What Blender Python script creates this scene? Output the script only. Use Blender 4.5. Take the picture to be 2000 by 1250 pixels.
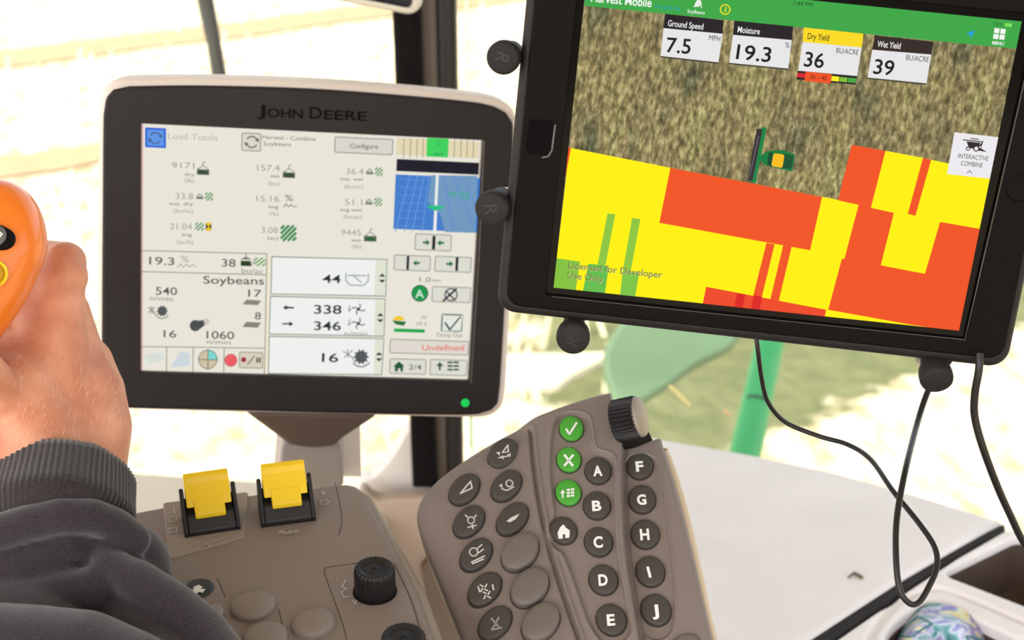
import bpy, bmesh, math, random
import numpy as np
from mathutils import Vector, Matrix, Euler

random.seed(7); np.random.seed(7)
for o in list(bpy.data.objects): bpy.data.objects.remove(o)
SC = bpy.context.scene
COL = SC.collection
PI = math.pi

# ------------------------------------------------------------------ camera, sky, sun, exposure
FPX = 2800.0                     # focal length in pixels of the 2000 x 1250 frame
PITCH = math.radians(20)
CAM = Vector((0, 0, 1.25))
FW = Vector((0, math.cos(PITCH), -math.sin(PITCH)))
RT = Vector((1, 0, 0))
UP = Vector((0, math.sin(PITCH), math.cos(PITCH)))
cd = bpy.data.cameras.new('camera'); cam = bpy.data.objects.new('camera', cd); COL.objects.link(cam)
cd.sensor_width = 36; cd.lens = FPX / 2000 * 36
cd.clip_start = 0.01; cd.clip_end = 500
cam.location = CAM; cam.rotation_euler = (PI / 2 - PITCH, 0, 0)
cd.dof.use_dof = True; cd.dof.focus_distance = 0.70; cd.dof.aperture_fstop = 12.5
SC.camera = cam
SC.view_settings.view_transform = 'Standard'; SC.view_settings.look = 'None'
SC.view_settings.gamma = 1; SC.view_settings.use_curve_mapping = False
SC.view_settings.exposure = 0.0

w = bpy.data.worlds.new('sky'); SC.world = w; w.use_nodes = True
nt = w.node_tree; nt.nodes.clear()
wo = nt.nodes.new('ShaderNodeOutputWorld'); bg = nt.nodes.new('ShaderNodeBackground')
sky = nt.nodes.new('ShaderNodeTexSky'); sky.sky_type = 'NISHITA'; sky.sun_disc = False
sky.sun_elevation = math.radians(48); sky.sun_rotation = math.radians(215); sky.dust_density = 3.0; sky.air_density = 1.0
hs = nt.nodes.new('ShaderNodeHueSaturation'); hs.inputs['Saturation'].default_value = 0.45
nt.links.new(sky.outputs[0], hs.inputs['Color']); nt.links.new(hs.outputs[0], bg.inputs[0]); nt.links.new(bg.outputs[0], wo.inputs[0])
bg.inputs[1].default_value = 0.53

sd = bpy.data.lights.new('sun', 'SUN'); sun = bpy.data.objects.new('sun', sd); COL.objects.link(sun)
sd.energy = 4.8; sd.angle = math.radians(0.8); sd.color = (1.0, 0.95, 0.88)
sun.rotation_euler = Vector((0.62, 0.50, -0.95)).to_track_quat('-Z', 'Y').to_euler()
sun.location = (-3, -3, 6)

# ------------------------------------------------------------------ helpers
def lin(c):
    return tuple((v / 255 / 12.92 if v / 255 <= 0.04045 else ((v / 255 + 0.055) / 1.055) ** 2.4) for v in c)

MATS = {}
def mat(name, rgb, rough=0.5, metal=0.0, bump=0.0, scale=900, spec=0.5, coat=0.0, var=0.0, vscale=40, sheen=0.0):
    if name in MATS: return MATS[name]
    m = bpy.data.materials.new(name); m.use_nodes = True; t = m.node_tree
    b = t.nodes['Principled BSDF']; c = lin(rgb)
    b.inputs['Base Color'].default_value = (*c, 1); b.inputs['Roughness'].default_value = rough
    b.inputs['Metallic'].default_value = metal; b.inputs['Specular IOR Level'].default_value = spec
    b.inputs['Coat Weight'].default_value = coat
    if sheen: b.inputs['Sheen Weight'].default_value = sheen; b.inputs['Sheen Roughness'].default_value = 0.5
    tc = t.nodes.new('ShaderNodeTexCoord')
    if bump:
        n = t.nodes.new('ShaderNodeTexNoise'); n.inputs['Scale'].default_value = scale; n.inputs['Detail'].default_value = 3
        t.links.new(tc.outputs['Object'], n.inputs['Vector'])
        bp = t.nodes.new('ShaderNodeBump'); bp.inputs['Strength'].default_value = bump; bp.inputs['Distance'].default_value = 0.0006
        t.links.new(n.outputs[0], bp.inputs['Height']); t.links.new(bp.outputs[0], b.inputs['Normal'])
    if var:
        n = t.nodes.new('ShaderNodeTexNoise'); n.inputs['Scale'].default_value = vscale; n.inputs['Detail'].default_value = 5
        t.links.new(tc.outputs['Object'], n.inputs['Vector'])
        r = t.nodes.new('ShaderNodeValToRGB')
        r.color_ramp.elements[0].position = 0.3; r.color_ramp.elements[1].position = 0.7
        r.color_ramp.elements[0].color = (*[v * (1 - var) for v in c], 1)
        r.color_ramp.elements[1].color = (*[min(1, v * (1 + var)) for v in c], 1)
        t.links.new(n.outputs[0], r.inputs[0]); t.links.new(r.outputs[0], b.inputs['Base Color'])
    MATS[name] = m; return m

def glow(rgb, gloss=0.25, k=1.0):
    key = 'screen_light_%02x%02x%02x_%d' % (*rgb, int(gloss * 100))
    if key in MATS: return MATS[key]
    m = bpy.data.materials.new(key); m.use_nodes = True; b = m.node_tree.nodes['Principled BSDF']
    b.inputs['Base Color'].default_value = (0.004, 0.004, 0.004, 1); b.inputs['Roughness'].default_value = gloss
    b.inputs['Specular IOR Level'].default_value = 0.06
    b.inputs['Emission Color'].default_value = (*lin(rgb), 1); b.inputs['Emission Strength'].default_value = k
    MATS[key] = m; return m

def ray(px, py): return FW + RT * ((px - 1000) / FPX) - UP * ((py - 625) / FPX)
def at(px, py, d): return CAM + ray(px, py) * d       # a point d metres in front of the camera
def on_z(px, py, z):
    r = ray(px, py); return CAM + r * ((z - CAM.z) / r.z)

class Panel:
    """A flat frame in the cab: local x right, y up, z out of the face. l(px, py) reads a photograph measurement into metres on the face."""
    def __init__(s, origin, xdir, normal):
        n = normal.normalized(); x = (xdir - n * xdir.dot(n)).normalized(); y = n.cross(x)
        s.o, s.x, s.y, s.n = origin, x, y, n
        s.M = Matrix((( x.x, y.x, n.x, origin.x), (x.y, y.y, n.y, origin.y), (x.z, y.z, n.z, origin.z), (0, 0, 0, 1)))
        s.H = None
    def l(s, px, py, z=0.0):
        if s.H is not None:
            v = s.H @ np.array([px, py, 1.0]); return (v[0] / v[2], v[1] / v[2])
        r = ray(px, py); o = s.o + s.n * z
        p = CAM + r * ((o - CAM).dot(s.n) / r.dot(s.n)) - s.o
        return (p.dot(s.x), p.dot(s.y))
    def ls(s, pts, z=0.0): return [s.l(a, b, z) for a, b in pts]
    def mm(s, px, py):           # metres per pixel near that spot
        a = Vector(s.l(px - 5, py)); b = Vector(s.l(px + 5, py)); return (b - a).length / 10

def dlt(src, dst):
    A = []
    for (x, y), (u, v) in zip(src, dst):
        A.append([x, y, 1, 0, 0, 0, -u * x, -u * y, -u]); A.append([0, 0, 0, x, y, 1, -v * x, -v * y, -v])
    return np.linalg.svd(np.array(A, float))[2][-1].reshape(3, 3)

def panel_from_quad(quad, wid, hei):
    """Pose of a real rectangle (wid x hei metres) from its four corners TL TR BR BL."""
    loc = [(-wid / 2, hei / 2), (wid / 2, hei / 2), (wid / 2, -hei / 2), (-wid / 2, -hei / 2)]
    dst = [((x - 1000) / FPX, -(y - 625) / FPX) for x, y in quad]
    H = dlt(loc, dst)
    if H[2, 2] < 0: H = -H
    a, b = np.linalg.norm(H[:, 0]), np.linalg.norm(H[:, 1]); sc = math.sqrt(a * b)
    def wd(v): return RT * float(v[0]) + UP * float(v[1]) + FW * float(v[2])
    ex, ey = wd(H[:, 0] / a).normalized(), wd(H[:, 1] / b).normalized()
    mid = (ex + ey).normalized(); dif = (ex - ey).normalized()
    ex, ey = (mid + dif).normalized(), (mid - dif).normalized()
    p = Panel(CAM + wd(H[:, 2] / sc), ex, ex.cross(ey))
    p.H = dlt(quad, loc)
    return p

class MB:
    """Collects shapes; build() links them as one mesh object."""
    def __init__(s): s.v = []; s.f = []; s.m = []; s.sm = []; s.mats = []
    def mi(s, m):
        if m not in s.mats: s.mats.append(m)
        return s.mats.index(m)
    def add(s, vs, fs, m=None, smooth=False):
        k = len(s.v); s.v += [tuple(p) for p in vs]; i = s.mi(m)
        for f in fs: s.f.append([k + j for j in f]); s.m.append(i); s.sm.append(smooth)
    def flat(s, pts, z, m): s.add([(x, y, z) for x, y in pts], [list(range(len(pts)))], m)
    def build(s, name, parent=None, M=None, sub=0, recenter=False, fix=True):
        me = bpy.data.meshes.new(name)
        off = Vector((0, 0, 0))
        vs = s.v
        if recenter:
            a = np.array(vs); c = (a.min(0) + a.max(0)) / 2; c[2] = a[:, 2].min(); off = Vector(c.tolist())
            vs = [tuple(r) for r in (a - c)]
        me.from_pydata(vs, [], s.f)
        for m in s.mats: me.materials.append(m)
        me.polygons.foreach_set('material_index', s.m); me.polygons.foreach_set('use_smooth', s.sm)
        if fix:
            bm = bmesh.new(); bm.from_mesh(me); bmesh.ops.recalc_face_normals(bm, faces=bm.faces); bm.to_mesh(me); bm.free()
        me.update()
        o = bpy.data.objects.new(name, me); COL.objects.link(o)
        if parent: o.parent = parent
        if M is not None: o.matrix_local = M
        elif recenter: o.location = off
        if sub:
            md = o.modifiers.new('smooth', 'SUBSURF'); md.levels = sub; md.render_levels = sub
        return o

def tag(o, label=None, cat=None, group=None, kind=None):
    for k, v in (('label', label), ('category', cat), ('group', group), ('kind', kind)):
        if v: o[k] = v
    return o
def empty(name, M, label, cat, group=None, kind=None):
    o = bpy.data.objects.new(name, None); COL.objects.link(o); o.empty_display_size = 0.02
    o.matrix_world = M if isinstance(M, Matrix) else Matrix.Translation(M)
    return tag(o, label, cat, group, kind)

def area2(p): return sum(p[i][0] * p[(i + 1) % len(p)][1] - p[(i + 1) % len(p)][0] * p[i][1] for i in range(len(p)))
def ccw(p): return list(p) if area2(p) > 0 else list(p)[::-1]
def inset(p, d):
    n = len(p); out = []
    for i in range(n):
        a, b, c = Vector(p[i - 1]), Vector(p[i]), Vector(p[(i + 1) % n])
        e1 = (b - a); e2 = (c - b)
        if e1.length < 1e-9: e1 = e2
        if e2.length < 1e-9: e2 = e1
        n1 = Vector((-e1.y, e1.x)).normalized(); n2 = Vector((-e2.y, e2.x)).normalized()
        nn = (n1 + n2); L = nn.length
        nn = nn / L if L > 1e-6 else n1
        q = b + nn * min(d / max(0.35, nn.dot(n1)), abs(d) * 2.2 if d > 0 else d / max(0.35, nn.dot(n1)))
        out.append((q.x, q.y))
    return out
def slab(mb, poly, z0, z1, r, m, seg=4, back=True, m_top=None):
    """A solid of the outline from z0 up to z1 whose upper edge is rounded by r."""
    p = ccw(poly); n = len(p); rings = [(p, z0)]
    if r > 0:
        for k in range(seg + 1):
            a = PI / 2 * k / seg
            rings.append((inset(p, r * (1 - math.cos(a))) if k else p, z1 - r + r * math.sin(a)))
    else: rings.append((p, z1))
    vs = [(x, y, z) for q, z in rings for x, y in q]; fs = []
    for k in range(len(rings) - 1):
        for i in range(n):
            j = (i + 1) % n; fs.append([k * n + i, k * n + j, (k + 1) * n + j, (k + 1) * n + i])
    mb.add(vs, fs, m, r > 0)
    b = len(rings) - 1
    mb.add([(x, y, rings[b][1]) for x, y in rings[b][0]], [list(range(n))], m_top or m)
    if back: mb.add([(x, y, z0) for x, y in p], [list(range(n))[::-1]], m)
def frame(mb, outer, inner, z0, z1, r, m, zin=None, seg=4, ri=0.0):
    """A ring between two outlines of the same point count, rounded outside, with an inner wall down to zin."""
    o, i_ = ccw(outer), ccw(inner); n = len(o); rings = [(o, z0)]
    for k in range(seg + 1):
        a = PI / 2 * k / seg; rings.append((inset(o, r * (1 - math.cos(a))) if k else o, z1 - r + r * math.sin(a)))
    rings.append((inset(i_, -max(ri, 1e-5)), z1)); rings.append((i_, z1 - ri)); rings.append((i_, zin if zin is not None else z0))
    vs = [(x, y, z) for q, z in rings for x, y in q]; fs = []
    for k in range(len(rings) - 1):
        for a in range(n):
            b = (a + 1) % n; fs.append([k * n + a, k * n + b, (k + 1) * n + b, (k + 1) * n + a])
    mb.add(vs, fs, m, False)
def rrect(quad, r, seg=6):
    """Quad TL TR BR BL (any convex polygon) with rounded corners; r one radius or one each."""
    n = len(quad); out = []
    rs = r if isinstance(r, (list, tuple)) else [r] * n
    for i in range(n):
        a, b, c = Vector(quad[i - 1]), Vector(quad[i]), Vector(quad[(i + 1) % n])
        u = (a - b).normalized(); v = (c - b).normalized(); ang = u.angle(v); rr = rs[i]
        t = rr / math.tan(ang / 2); p0 = b + u * t; p1 = b + v * t
        cen = b + (u + v).normalized() * (rr / math.sin(ang / 2))
        a0 = math.atan2(p0.y - cen.y, p0.x - cen.x); a1 = math.atan2(p1.y - cen.y, p1.x - cen.x)
        da = (a1 - a0 + PI) % (2 * PI) - PI
        for k in range(seg + 1):
            t_ = a0 + da * k / seg; out.append((cen.x + rr * math.cos(t_), cen.y + rr * math.sin(t_)))
    return out
def spline(pts, n=8, closed=False):
    P = [Vector(p) for p in pts]; N = len(P); out = []
    for i in range(N if closed else N - 1):
        g = (lambda k: P[k % N]) if closed else (lambda k: P[max(0, min(N - 1, k))])
        a, b, c, d = g(i - 1), g(i), g(i + 1), g(i + 2)
        for k in range(n):
            t = k / n
            out.append(0.5 * ((2 * b) + (c - a) * t + (2 * a - 5 * b + 4 * c - d) * t * t + (3 * b - a - 3 * c + d) * t ** 3))
    if not closed: out.append(P[-1])
    return [tuple(p) for p in out]
def tube(mb, pts, r, m, n=12, caps=True):
    P = [Vector(p) for p in pts]; N = len(P); rs = r if isinstance(r, (list, tuple)) else [r] * N
    T = [(P[min(i + 1, N - 1)] - P[max(i - 1, 0)]).normalized() for i in range(N)]
    x = T[0].orthogonal().normalized(); vs = []; fs = []
    for i in range(N):
        x = (x - T[i] * x.dot(T[i])).normalized(); y = T[i].cross(x)
        for k in range(n):
            a = 2 * PI * k / n; vs.append(P[i] + (x * math.cos(a) + y * math.sin(a)) * rs[i])
    for i in range(N - 1):
        for k in range(n):
            j = (k + 1) % n; fs.append([i * n + k, i * n + j, (i + 1) * n + j, (i + 1) * n + k])
    mb.add(vs, fs, m, True)
    if caps:
        mb.add(vs[:n], [list(range(n))[::-1]], m); mb.add(vs[-n:], [list(range(n))], m)
def lathe(mb, prof, m, n=40, M=Matrix(), rib=0, ribd=0.0, ribz=None):
    vs = []; fs = []
    for k in range(n):
        a = 2 * PI * k / n
        for r, z in prof:
            rr = r
            if rib and ribz and ribz[0] <= z <= ribz[1]: rr = r - ribd * (0.5 - 0.5 * math.cos(a * rib))
            vs.append(M @ Vector((rr * math.cos(a), rr * math.sin(a), z)))
    L = len(prof)
    for k in range(n):
        j = (k + 1) % n
        for i in range(L - 1): fs.append([k * L + i, j * L + i, j * L + i + 1, k * L + i + 1])
    mb.add(vs, fs, m, True)
def ellipse(cx, cy, a, b, rot=0.0, n=36):
    c, s = math.cos(rot), math.sin(rot)
    return [(cx + a * math.cos(t) * c - b * math.sin(t) * s, cy + a * math.cos(t) * s + b * math.sin(t) * c) for t in [2 * PI * k / n for k in range(n)]]
def dome(mb, poly, z0, z1, zt, m, seg=5):
    """A button cap: wall from z0 to z1, then a pillow up to zt."""
    p = ccw(poly); n = len(p); cx = sum(a for a, b in p) / n; cy = sum(b for a, b in p) / n
    rings = [(1, z0), (1, z1)] + [(math.cos(PI / 2 * k / (seg + 1)) ** 0.55, z1 + (zt - z1) * math.sin(PI / 2 * k / (seg + 1))) for k in range(1, seg + 1)]
    vs = []; fs = []
    for s_, z in rings: vs += [(cx + (x - cx) * s_, cy + (y - cy) * s_, z) for x, y in p]
    vs.append((cx, cy, zt)); L = len(rings)
    for k in range(L - 1):
        for i in range(n):
            j = (i + 1) % n; fs.append([k * n + i, k * n + j, (k + 1) * n + j, (k + 1) * n + i])
    for i in range(n): fs.append([(L - 1) * n + i, (L - 1) * n + (i + 1) % n, len(vs) - 1])
    mb.add(vs, fs, m, True)
def seg_dist(X, Y, pts, closed=False):
    d = np.full(X.shape, 1e9); P = list(pts) + ([pts[0]] if closed else [])
    nx = np.zeros(X.shape); ny = np.zeros(X.shape)
    for (ax, ay), (bx, by) in zip(P[:-1], P[1:]):
        ux, uy = bx - ax, by - ay; q = ux * ux + uy * uy
        if q < 1e-14: continue
        t = np.clip(((X - ax) * ux + (Y - ay) * uy) / q, 0, 1); cx = ax + t * ux; cy = ay + t * uy
        e = np.hypot(X - cx, Y - cy); k = e < d
        d = np.where(k, e, d); nx = np.where(k, cx, nx); ny = np.where(k, cy, ny)
    return d, nx, ny
def inside(X, Y, poly):
    r = np.zeros(X.shape, bool); n = len(poly)
    for i in range(n):
        (ax, ay), (bx, by) = poly[i], poly[(i + 1) % n]
        if ay == by: continue
        c = ((ay > Y) != (by > Y)) & (X < (bx - ax) * (Y - ay) / (by - ay) + ax); r ^= c
    return r
def sstep(a, b, x):
    t = np.clip((x - a) / (b - a), 0, 1); return t * t * (3 - 2 * t)
def relief(outline, hfun, step, r, skirt, m, holes=()):
    """A moulded face: a fine grid inside the outline raised by hfun, rounded off at the rim and round each cut-out, with a skirt behind."""
    P = np.array(outline); x0, y0 = P.min(0) - step; x1, y1 = P.max(0) + step
    nx, ny = int((x1 - x0) / step) + 2, int((y1 - y0) / step) + 2
    X, Y = np.meshgrid(x0 + np.arange(nx) * step, y0 + np.arange(ny) * step, indexing='ij')
    ins = inside(X, Y, outline); d, cx, cy = seg_dist(X, Y, outline, True)
    for h in holes:
        ins &= ~inside(X, Y, h); e, ex, ey = seg_dist(X, Y, h, True); k = e < d
        d = np.where(k, e, d); cx = np.where(k, ex, cx); cy = np.where(k, ey, cy)
    X = np.where(ins, X, cx); Y = np.where(ins, Y, cy); d = np.where(ins, d, 0)
    q = 1 - np.clip(d / r, 0, 1); Z = hfun(X, Y) - r * (1 - np.sqrt(np.clip(1 - q * q, 0, 1)))
    keep = ins[:-1, :-1] | ins[1:, :-1] | ins[1:, 1:] | ins[:-1, 1:]
    A = MB(); vs = []; fs = []; ids = {}; edges = {}
    def vid(k):
        if k not in ids: ids[k] = len(vs); vs.append((float(X[k]), float(Y[k]), float(Z[k])))
        return ids[k]
    for i, j in zip(*np.nonzero(keep)):
        c = [(i, j), (i + 1, j), (i + 1, j + 1), (i, j + 1)]
        fs.append([vid(k) for k in c])
        for a, b in zip(c, c[1:] + c[:1]):
            if (b, a) in edges: del edges[(b, a)]
            else: edges[(a, b)] = 1
    A.add(vs, fs, m, True)
    for (a, b) in edges:
        pa = (float(X[a]), float(Y[a])); pb = (float(X[b]), float(Y[b]))
        A.add([(*pa, float(Z[a])), (*pa, -skirt), (*pb, -skirt), (*pb, float(Z[b]))], [[0, 1, 2, 3]], m)
    return A
def basin(poly, z0, z1, m, draft=.004, fillet=.006):
    """An open recess: walls of the outline from z0 down to z1, a rounded foot and a floor."""
    p = ccw(poly); n = len(p); rings = [(inset(p, -.0006), z0), (inset(p, draft), z1 + fillet)]
    for k in range(1, 5):
        a = PI / 2 * k / 4; rings.append((inset(p, draft + fillet * (1 - math.cos(a))), z1 + fillet * (1 - math.sin(a))))
    mb = MB(); vs = [(x, y, z) for q, z in rings for x, y in q]; fs = []
    for k in range(len(rings) - 1):
        for i in range(n): j = (i + 1) % n; fs.append([k * n + i, k * n + j, (k + 1) * n + j, (k + 1) * n + i])
    fs.append([(len(rings) - 1) * n + i for i in range(n)])
    mb.add(vs, fs, m, True); return mb

_txt = {}
def text_poly(s, bold=0.0):
    key = (s, bold)
    if key in _txt: return _txt[key]
    cu = bpy.data.curves.new('lettering', 'FONT'); cu.body = s; cu.size = 1; cu.offset = bold; cu.resolution_u = 4
    ob = bpy.data.objects.new('lettering', cu); COL.objects.link(ob)
    dg = bpy.context.evaluated_depsgraph_get(); me = bpy.data.meshes.new_from_object(ob.evaluated_get(dg))
    vs = [(v.co.x, v.co.y) for v in me.vertices]; fs = [list(p.vertices) for p in me.polygons]
    bpy.data.objects.remove(ob); bpy.data.curves.remove(cu); bpy.data.meshes.remove(me)
    _txt[key] = (vs, fs); return _txt[key]
def text(mb, P, s, p0, p1, cap, m, z, bold=0.0, depth=0.0):
    """Lettering on panel P from baseline point p0 to p1 (photograph measurements), cap pixels tall."""
    vs, fs = text_poly(s, bold)
    xs = [v[0] for v in vs]; x0, x1 = min(xs), max(xs)
    a, b = Vector(P.l(*p0, z) if P.H is None else P.l(*p0)), Vector(P.l(*p1, z) if P.H is None else P.l(*p1))
    u = (b - a); L = u.length; u = u / L; v = Vector((-u.y, u.x))
    t = Vector(P.l(p0[0], p0[1] - cap)) - Vector(P.l(*p0)); H = abs(t.dot(v))
    sx = L / (x1 - x0); sy = H / 0.70
    q = [a + u * ((x - x0) * sx) + v * (y * sy) for x, y in vs]
    mb.add([(p.x, p.y, z) for p in q], fs, m)
def outline_strip(mb, pts, wd, z, m, closed=False):
    P = [Vector(p) for p in pts]; n = len(P); k = n if closed else n - 1
    for i in range(k):
        a, b = P[i], P[(i + 1) % n]; u = b - a
        if u.length < 1e-9: continue
        u.normalize(); v = Vector((-u.y, u.x)) * wd / 2; e = u * wd * 0.35
        mb.flat([tuple(a - e - v), tuple(b + e - v), tuple(b + e + v), tuple(a - e + v)], z, m)

# ------------------------------------------------------------------ materials
TAUPE = mat('taupe_plastic', (135, 122, 114), 0.55, bump=0.25, scale=1400)
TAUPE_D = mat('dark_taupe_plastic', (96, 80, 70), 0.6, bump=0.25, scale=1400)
BLACK = mat('black_plastic', (13, 8, 9), 0.5, bump=0.45, scale=1500, spec=0.10)
BEZEL = mat('bezel_plastic', (32, 26, 26), 0.5, bump=0.5, scale=1500, spec=0.3)
BLACK_S = mat('smooth_black_plastic', (27, 25, 26), 0.4, spec=0.4)
RUBBER = mat('black_rubber', (38, 36, 35), 0.7, bump=0.5, scale=1500, spec=0.3)
CABLE = mat('cable_rubber', (30, 28, 28), 0.35, spec=0.4)
GREYKEY = mat('charcoal_key', (68, 63, 58), 0.6, bump=0.2, scale=1500, spec=0.4)
GREENKEY = mat('green_key', (70, 158, 52), 0.5, spec=0.4)
INK = mat('white_print', (236, 236, 232), 0.6)
INK_S = mat('faded_print', (186, 182, 174), 0.6)
SHELL = mat('pale_shell_plastic', (226, 213, 204), 0.5, bump=0.15, scale=1500)
LEDGE = mat('cream_ledge_plastic', (243, 237, 236), 0.55, bump=0.1, scale=1500, var=0.05, vscale=9)
YELLOW = mat('yellow_lever', (250, 208, 14), 0.45)
ORANGE = mat('orange_grip', (240, 122, 12), 0.35, spec=0.5, bump=0.06, scale=1200, coat=0.5)
WHITEGREY = mat('pale_grey_trim', (232, 224, 216), 0.6)

# ------------------------------------------------------------------ the place: field, cab shell, glass
GZ = -1.75
def field_material():
    m = bpy.data.materials.new('field_stubble'); m.use_nodes = True; t = m.node_tree; N = t.nodes; L = t.links
    b = N['Principled BSDF']; b.inputs['Roughness'].default_value = 0.9; b.inputs['Specular IOR Level'].default_value = 0.1
    tc = N.new('ShaderNodeTexCoord')
    def noise(sc, det, rough=0.6, stretch=None):
        n = N.new('ShaderNodeTexNoise'); n.inputs['Scale'].default_value = sc; n.inputs['Detail'].default_value = det; n.inputs['Roughness'].default_value = rough
        if stretch:
            mp = N.new('ShaderNodeMapping'); mp.inputs['Scale'].default_value = stretch; L.new(tc.outputs['Object'], mp.inputs[0]); L.new(mp.outputs[0], n.inputs['Vector'])
        else: L.new(tc.outputs['Object'], n.inputs['Vector'])
        return n
    def ramp(src, a, b_):
        r = N.new('ShaderNodeValToRGB'); r.color_ramp.elements[0].position = a[0]; r.color_ramp.elements[0].color = (*lin(a[1]), 1)
        r.color_ramp.elements[1].position = b_[0]; r.color_ramp.elements[1].color = (*lin(b_[1]), 1); L.new(src, r.inputs[0]); return r
    straw = ramp(noise(7, 6, 0.7, (1, 0.45, 1)).outputs[0], (0.38, (176, 152, 112)), (0.6, (224, 210, 180)))
    shade_tone = ramp(noise(6, 6).outputs[0], (0.35, (92, 96, 60)), (0.66, (114, 114, 78)))
    # combine's shadow painted as an olive strip across the stubble, ragged at its edges
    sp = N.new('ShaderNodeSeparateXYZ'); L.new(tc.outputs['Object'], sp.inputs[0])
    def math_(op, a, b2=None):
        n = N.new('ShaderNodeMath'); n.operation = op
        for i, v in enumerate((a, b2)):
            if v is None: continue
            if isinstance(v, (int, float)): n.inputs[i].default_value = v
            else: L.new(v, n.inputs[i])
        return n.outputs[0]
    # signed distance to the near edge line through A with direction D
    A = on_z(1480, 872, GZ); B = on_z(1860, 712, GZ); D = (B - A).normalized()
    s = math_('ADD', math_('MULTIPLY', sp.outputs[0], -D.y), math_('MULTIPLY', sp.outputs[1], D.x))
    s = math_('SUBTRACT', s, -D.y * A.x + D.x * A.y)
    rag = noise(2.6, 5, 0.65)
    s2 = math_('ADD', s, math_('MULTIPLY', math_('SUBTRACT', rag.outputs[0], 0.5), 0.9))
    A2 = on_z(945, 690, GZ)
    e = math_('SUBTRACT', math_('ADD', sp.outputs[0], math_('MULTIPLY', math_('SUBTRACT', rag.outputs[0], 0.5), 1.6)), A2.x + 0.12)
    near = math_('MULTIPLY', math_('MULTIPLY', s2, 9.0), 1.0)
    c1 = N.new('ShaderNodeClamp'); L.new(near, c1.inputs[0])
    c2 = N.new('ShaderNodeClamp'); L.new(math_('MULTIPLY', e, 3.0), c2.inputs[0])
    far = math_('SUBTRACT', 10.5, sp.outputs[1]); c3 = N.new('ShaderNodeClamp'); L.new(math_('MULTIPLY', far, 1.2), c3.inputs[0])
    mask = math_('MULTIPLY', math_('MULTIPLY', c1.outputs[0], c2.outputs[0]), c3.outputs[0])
    mx = N.new('ShaderNodeMix'); mx.data_type = 'RGBA'; L.new(mask, mx.inputs['Factor']); L.new(straw.outputs[0], mx.inputs['A']); L.new(shade_tone.outputs[0], mx.inputs['B'])
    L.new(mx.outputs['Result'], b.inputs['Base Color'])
    bp = N.new('ShaderNodeBump'); bp.inputs['Strength'].default_value = 0.6; bp.inputs['Distance'].default_value = 0.08
    L.new(noise(9, 6).outputs[0], bp.inputs['Height']); L.new(bp.outputs[0], b.inputs['Normal'])
    return m
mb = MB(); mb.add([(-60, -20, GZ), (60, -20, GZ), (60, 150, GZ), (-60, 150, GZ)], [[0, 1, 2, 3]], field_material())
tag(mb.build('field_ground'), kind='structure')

TRACK = mat('dry_dirt', (160, 134, 98), 0.95, var=0.08, vscale=3)
def ground_strip(name, a, b, w_a, w_b):
    n = 24; pts = []
    for k in range(n + 1):
        t = k / n
        pts.append((a[0] + (b[0] - a[0]) * t, a[1] + (b[1] - a[1]) * t + random.uniform(-2, 2), w_a + (w_b - w_a) * t))
    up = [on_z(x, y - h / 2 + random.uniform(-2, 2), GZ) for x, y, h in pts]; lo = [on_z(x, y + h / 2 + random.uniform(-2, 2), GZ) for x, y, h in pts]
    m_ = MB(); vs = [(p.x, p.y, GZ + 0.02) for p in up] + [(p.x, p.y, GZ + 0.02) for p in lo]
    m_.add(vs, [[i, i + 1, n + 2 + i, n + 1 + i] for i in range(n)], TRACK)
    m_.add([(x, y, GZ) for x, y, z in vs], [[i + n + 1, n + 2 + i, i + 1, i] for i in range(n)], TRACK)
    return tag(m_.build(name), kind='structure')
ground_strip('dirt_track', (-900, 238), (1700, -102), 38, 24)
ground_strip('dirt_track', (-700, 434), (420, 268), 70, 30)

pp = [on_z(x, y, GZ) for x, y in spline([(985, 712), (1040, 704), (1110, 705), (1190, 700), (1165, 718), (1120, 742), (1085, 764), (1030, 762), (980, 748)], 5, True)]
mb = MB(); slab(mb, [(p.x, p.y) for p in pp], GZ, GZ + .05, .03, mat('bright_patch', (214, 200, 172), .95, var=.1, vscale=8)); tag(mb.build('ground_patch'), kind='structure')  # bright spot of light painted as a pale patch on the ground
# short standing stalks left on the field, far too many to count
TRK = [(on_z(-150, 140, GZ), on_z(960, -5, GZ), 34), (on_z(-100, 345, GZ), on_z(420, 268, GZ), 60)]
def on_track(x, y):
    r = Vector((x, y, GZ + .1)) - CAM; d = r.dot(FW); px, py = 1000 + r.dot(RT) / d * FPX, 625 - r.dot(UP) / d * FPX
    return abs(py - (140 - (px + 150) * .1306)) < 24 or (abs(py - (345 - (px + 100) * .148)) < 34 and px < 430)
def stalks():
    m_ = MB(); sm = mat('bleached_stalk', (226, 214, 184), 0.9)
    rows = np.arange(5.5, 30, 0.76)
    cnt = 0
    for yy in rows:
        half = 0.42 * yy + 1
        for xx in np.arange(-half, half * 0.15, 0.11 if yy < 14 else 0.2):
            if random.random() < 0.35: continue
            x = xx + random.uniform(-.05, .05); y = yy + 0.25 * xx + random.uniform(-.08, .08); h = random.uniform(.12, .38); wdt = random.uniform(.01, .022)
            if on_track(x, y): continue
            lx, ly = random.uniform(-.07, .07), random.uniform(-.07, .07)
            vs = [(x - wdt, y, GZ), (x + wdt, y, GZ), (x, y + wdt, GZ), (x + lx - wdt * .6, y + ly, GZ + h), (x + lx + wdt * .6, y + ly, GZ + h), (x + lx, y + ly + wdt, GZ + h)]
            m_.add(vs, [[0, 1, 4, 3], [1, 2, 5, 4], [2, 0, 3, 5], [3, 4, 5]], sm); cnt += 1
    return tag(m_.build('crop_stubble', fix=False), 'bleached short crop stalks standing across the field beyond the windshield', 'stubble', kind='stuff')
stalks()

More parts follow.
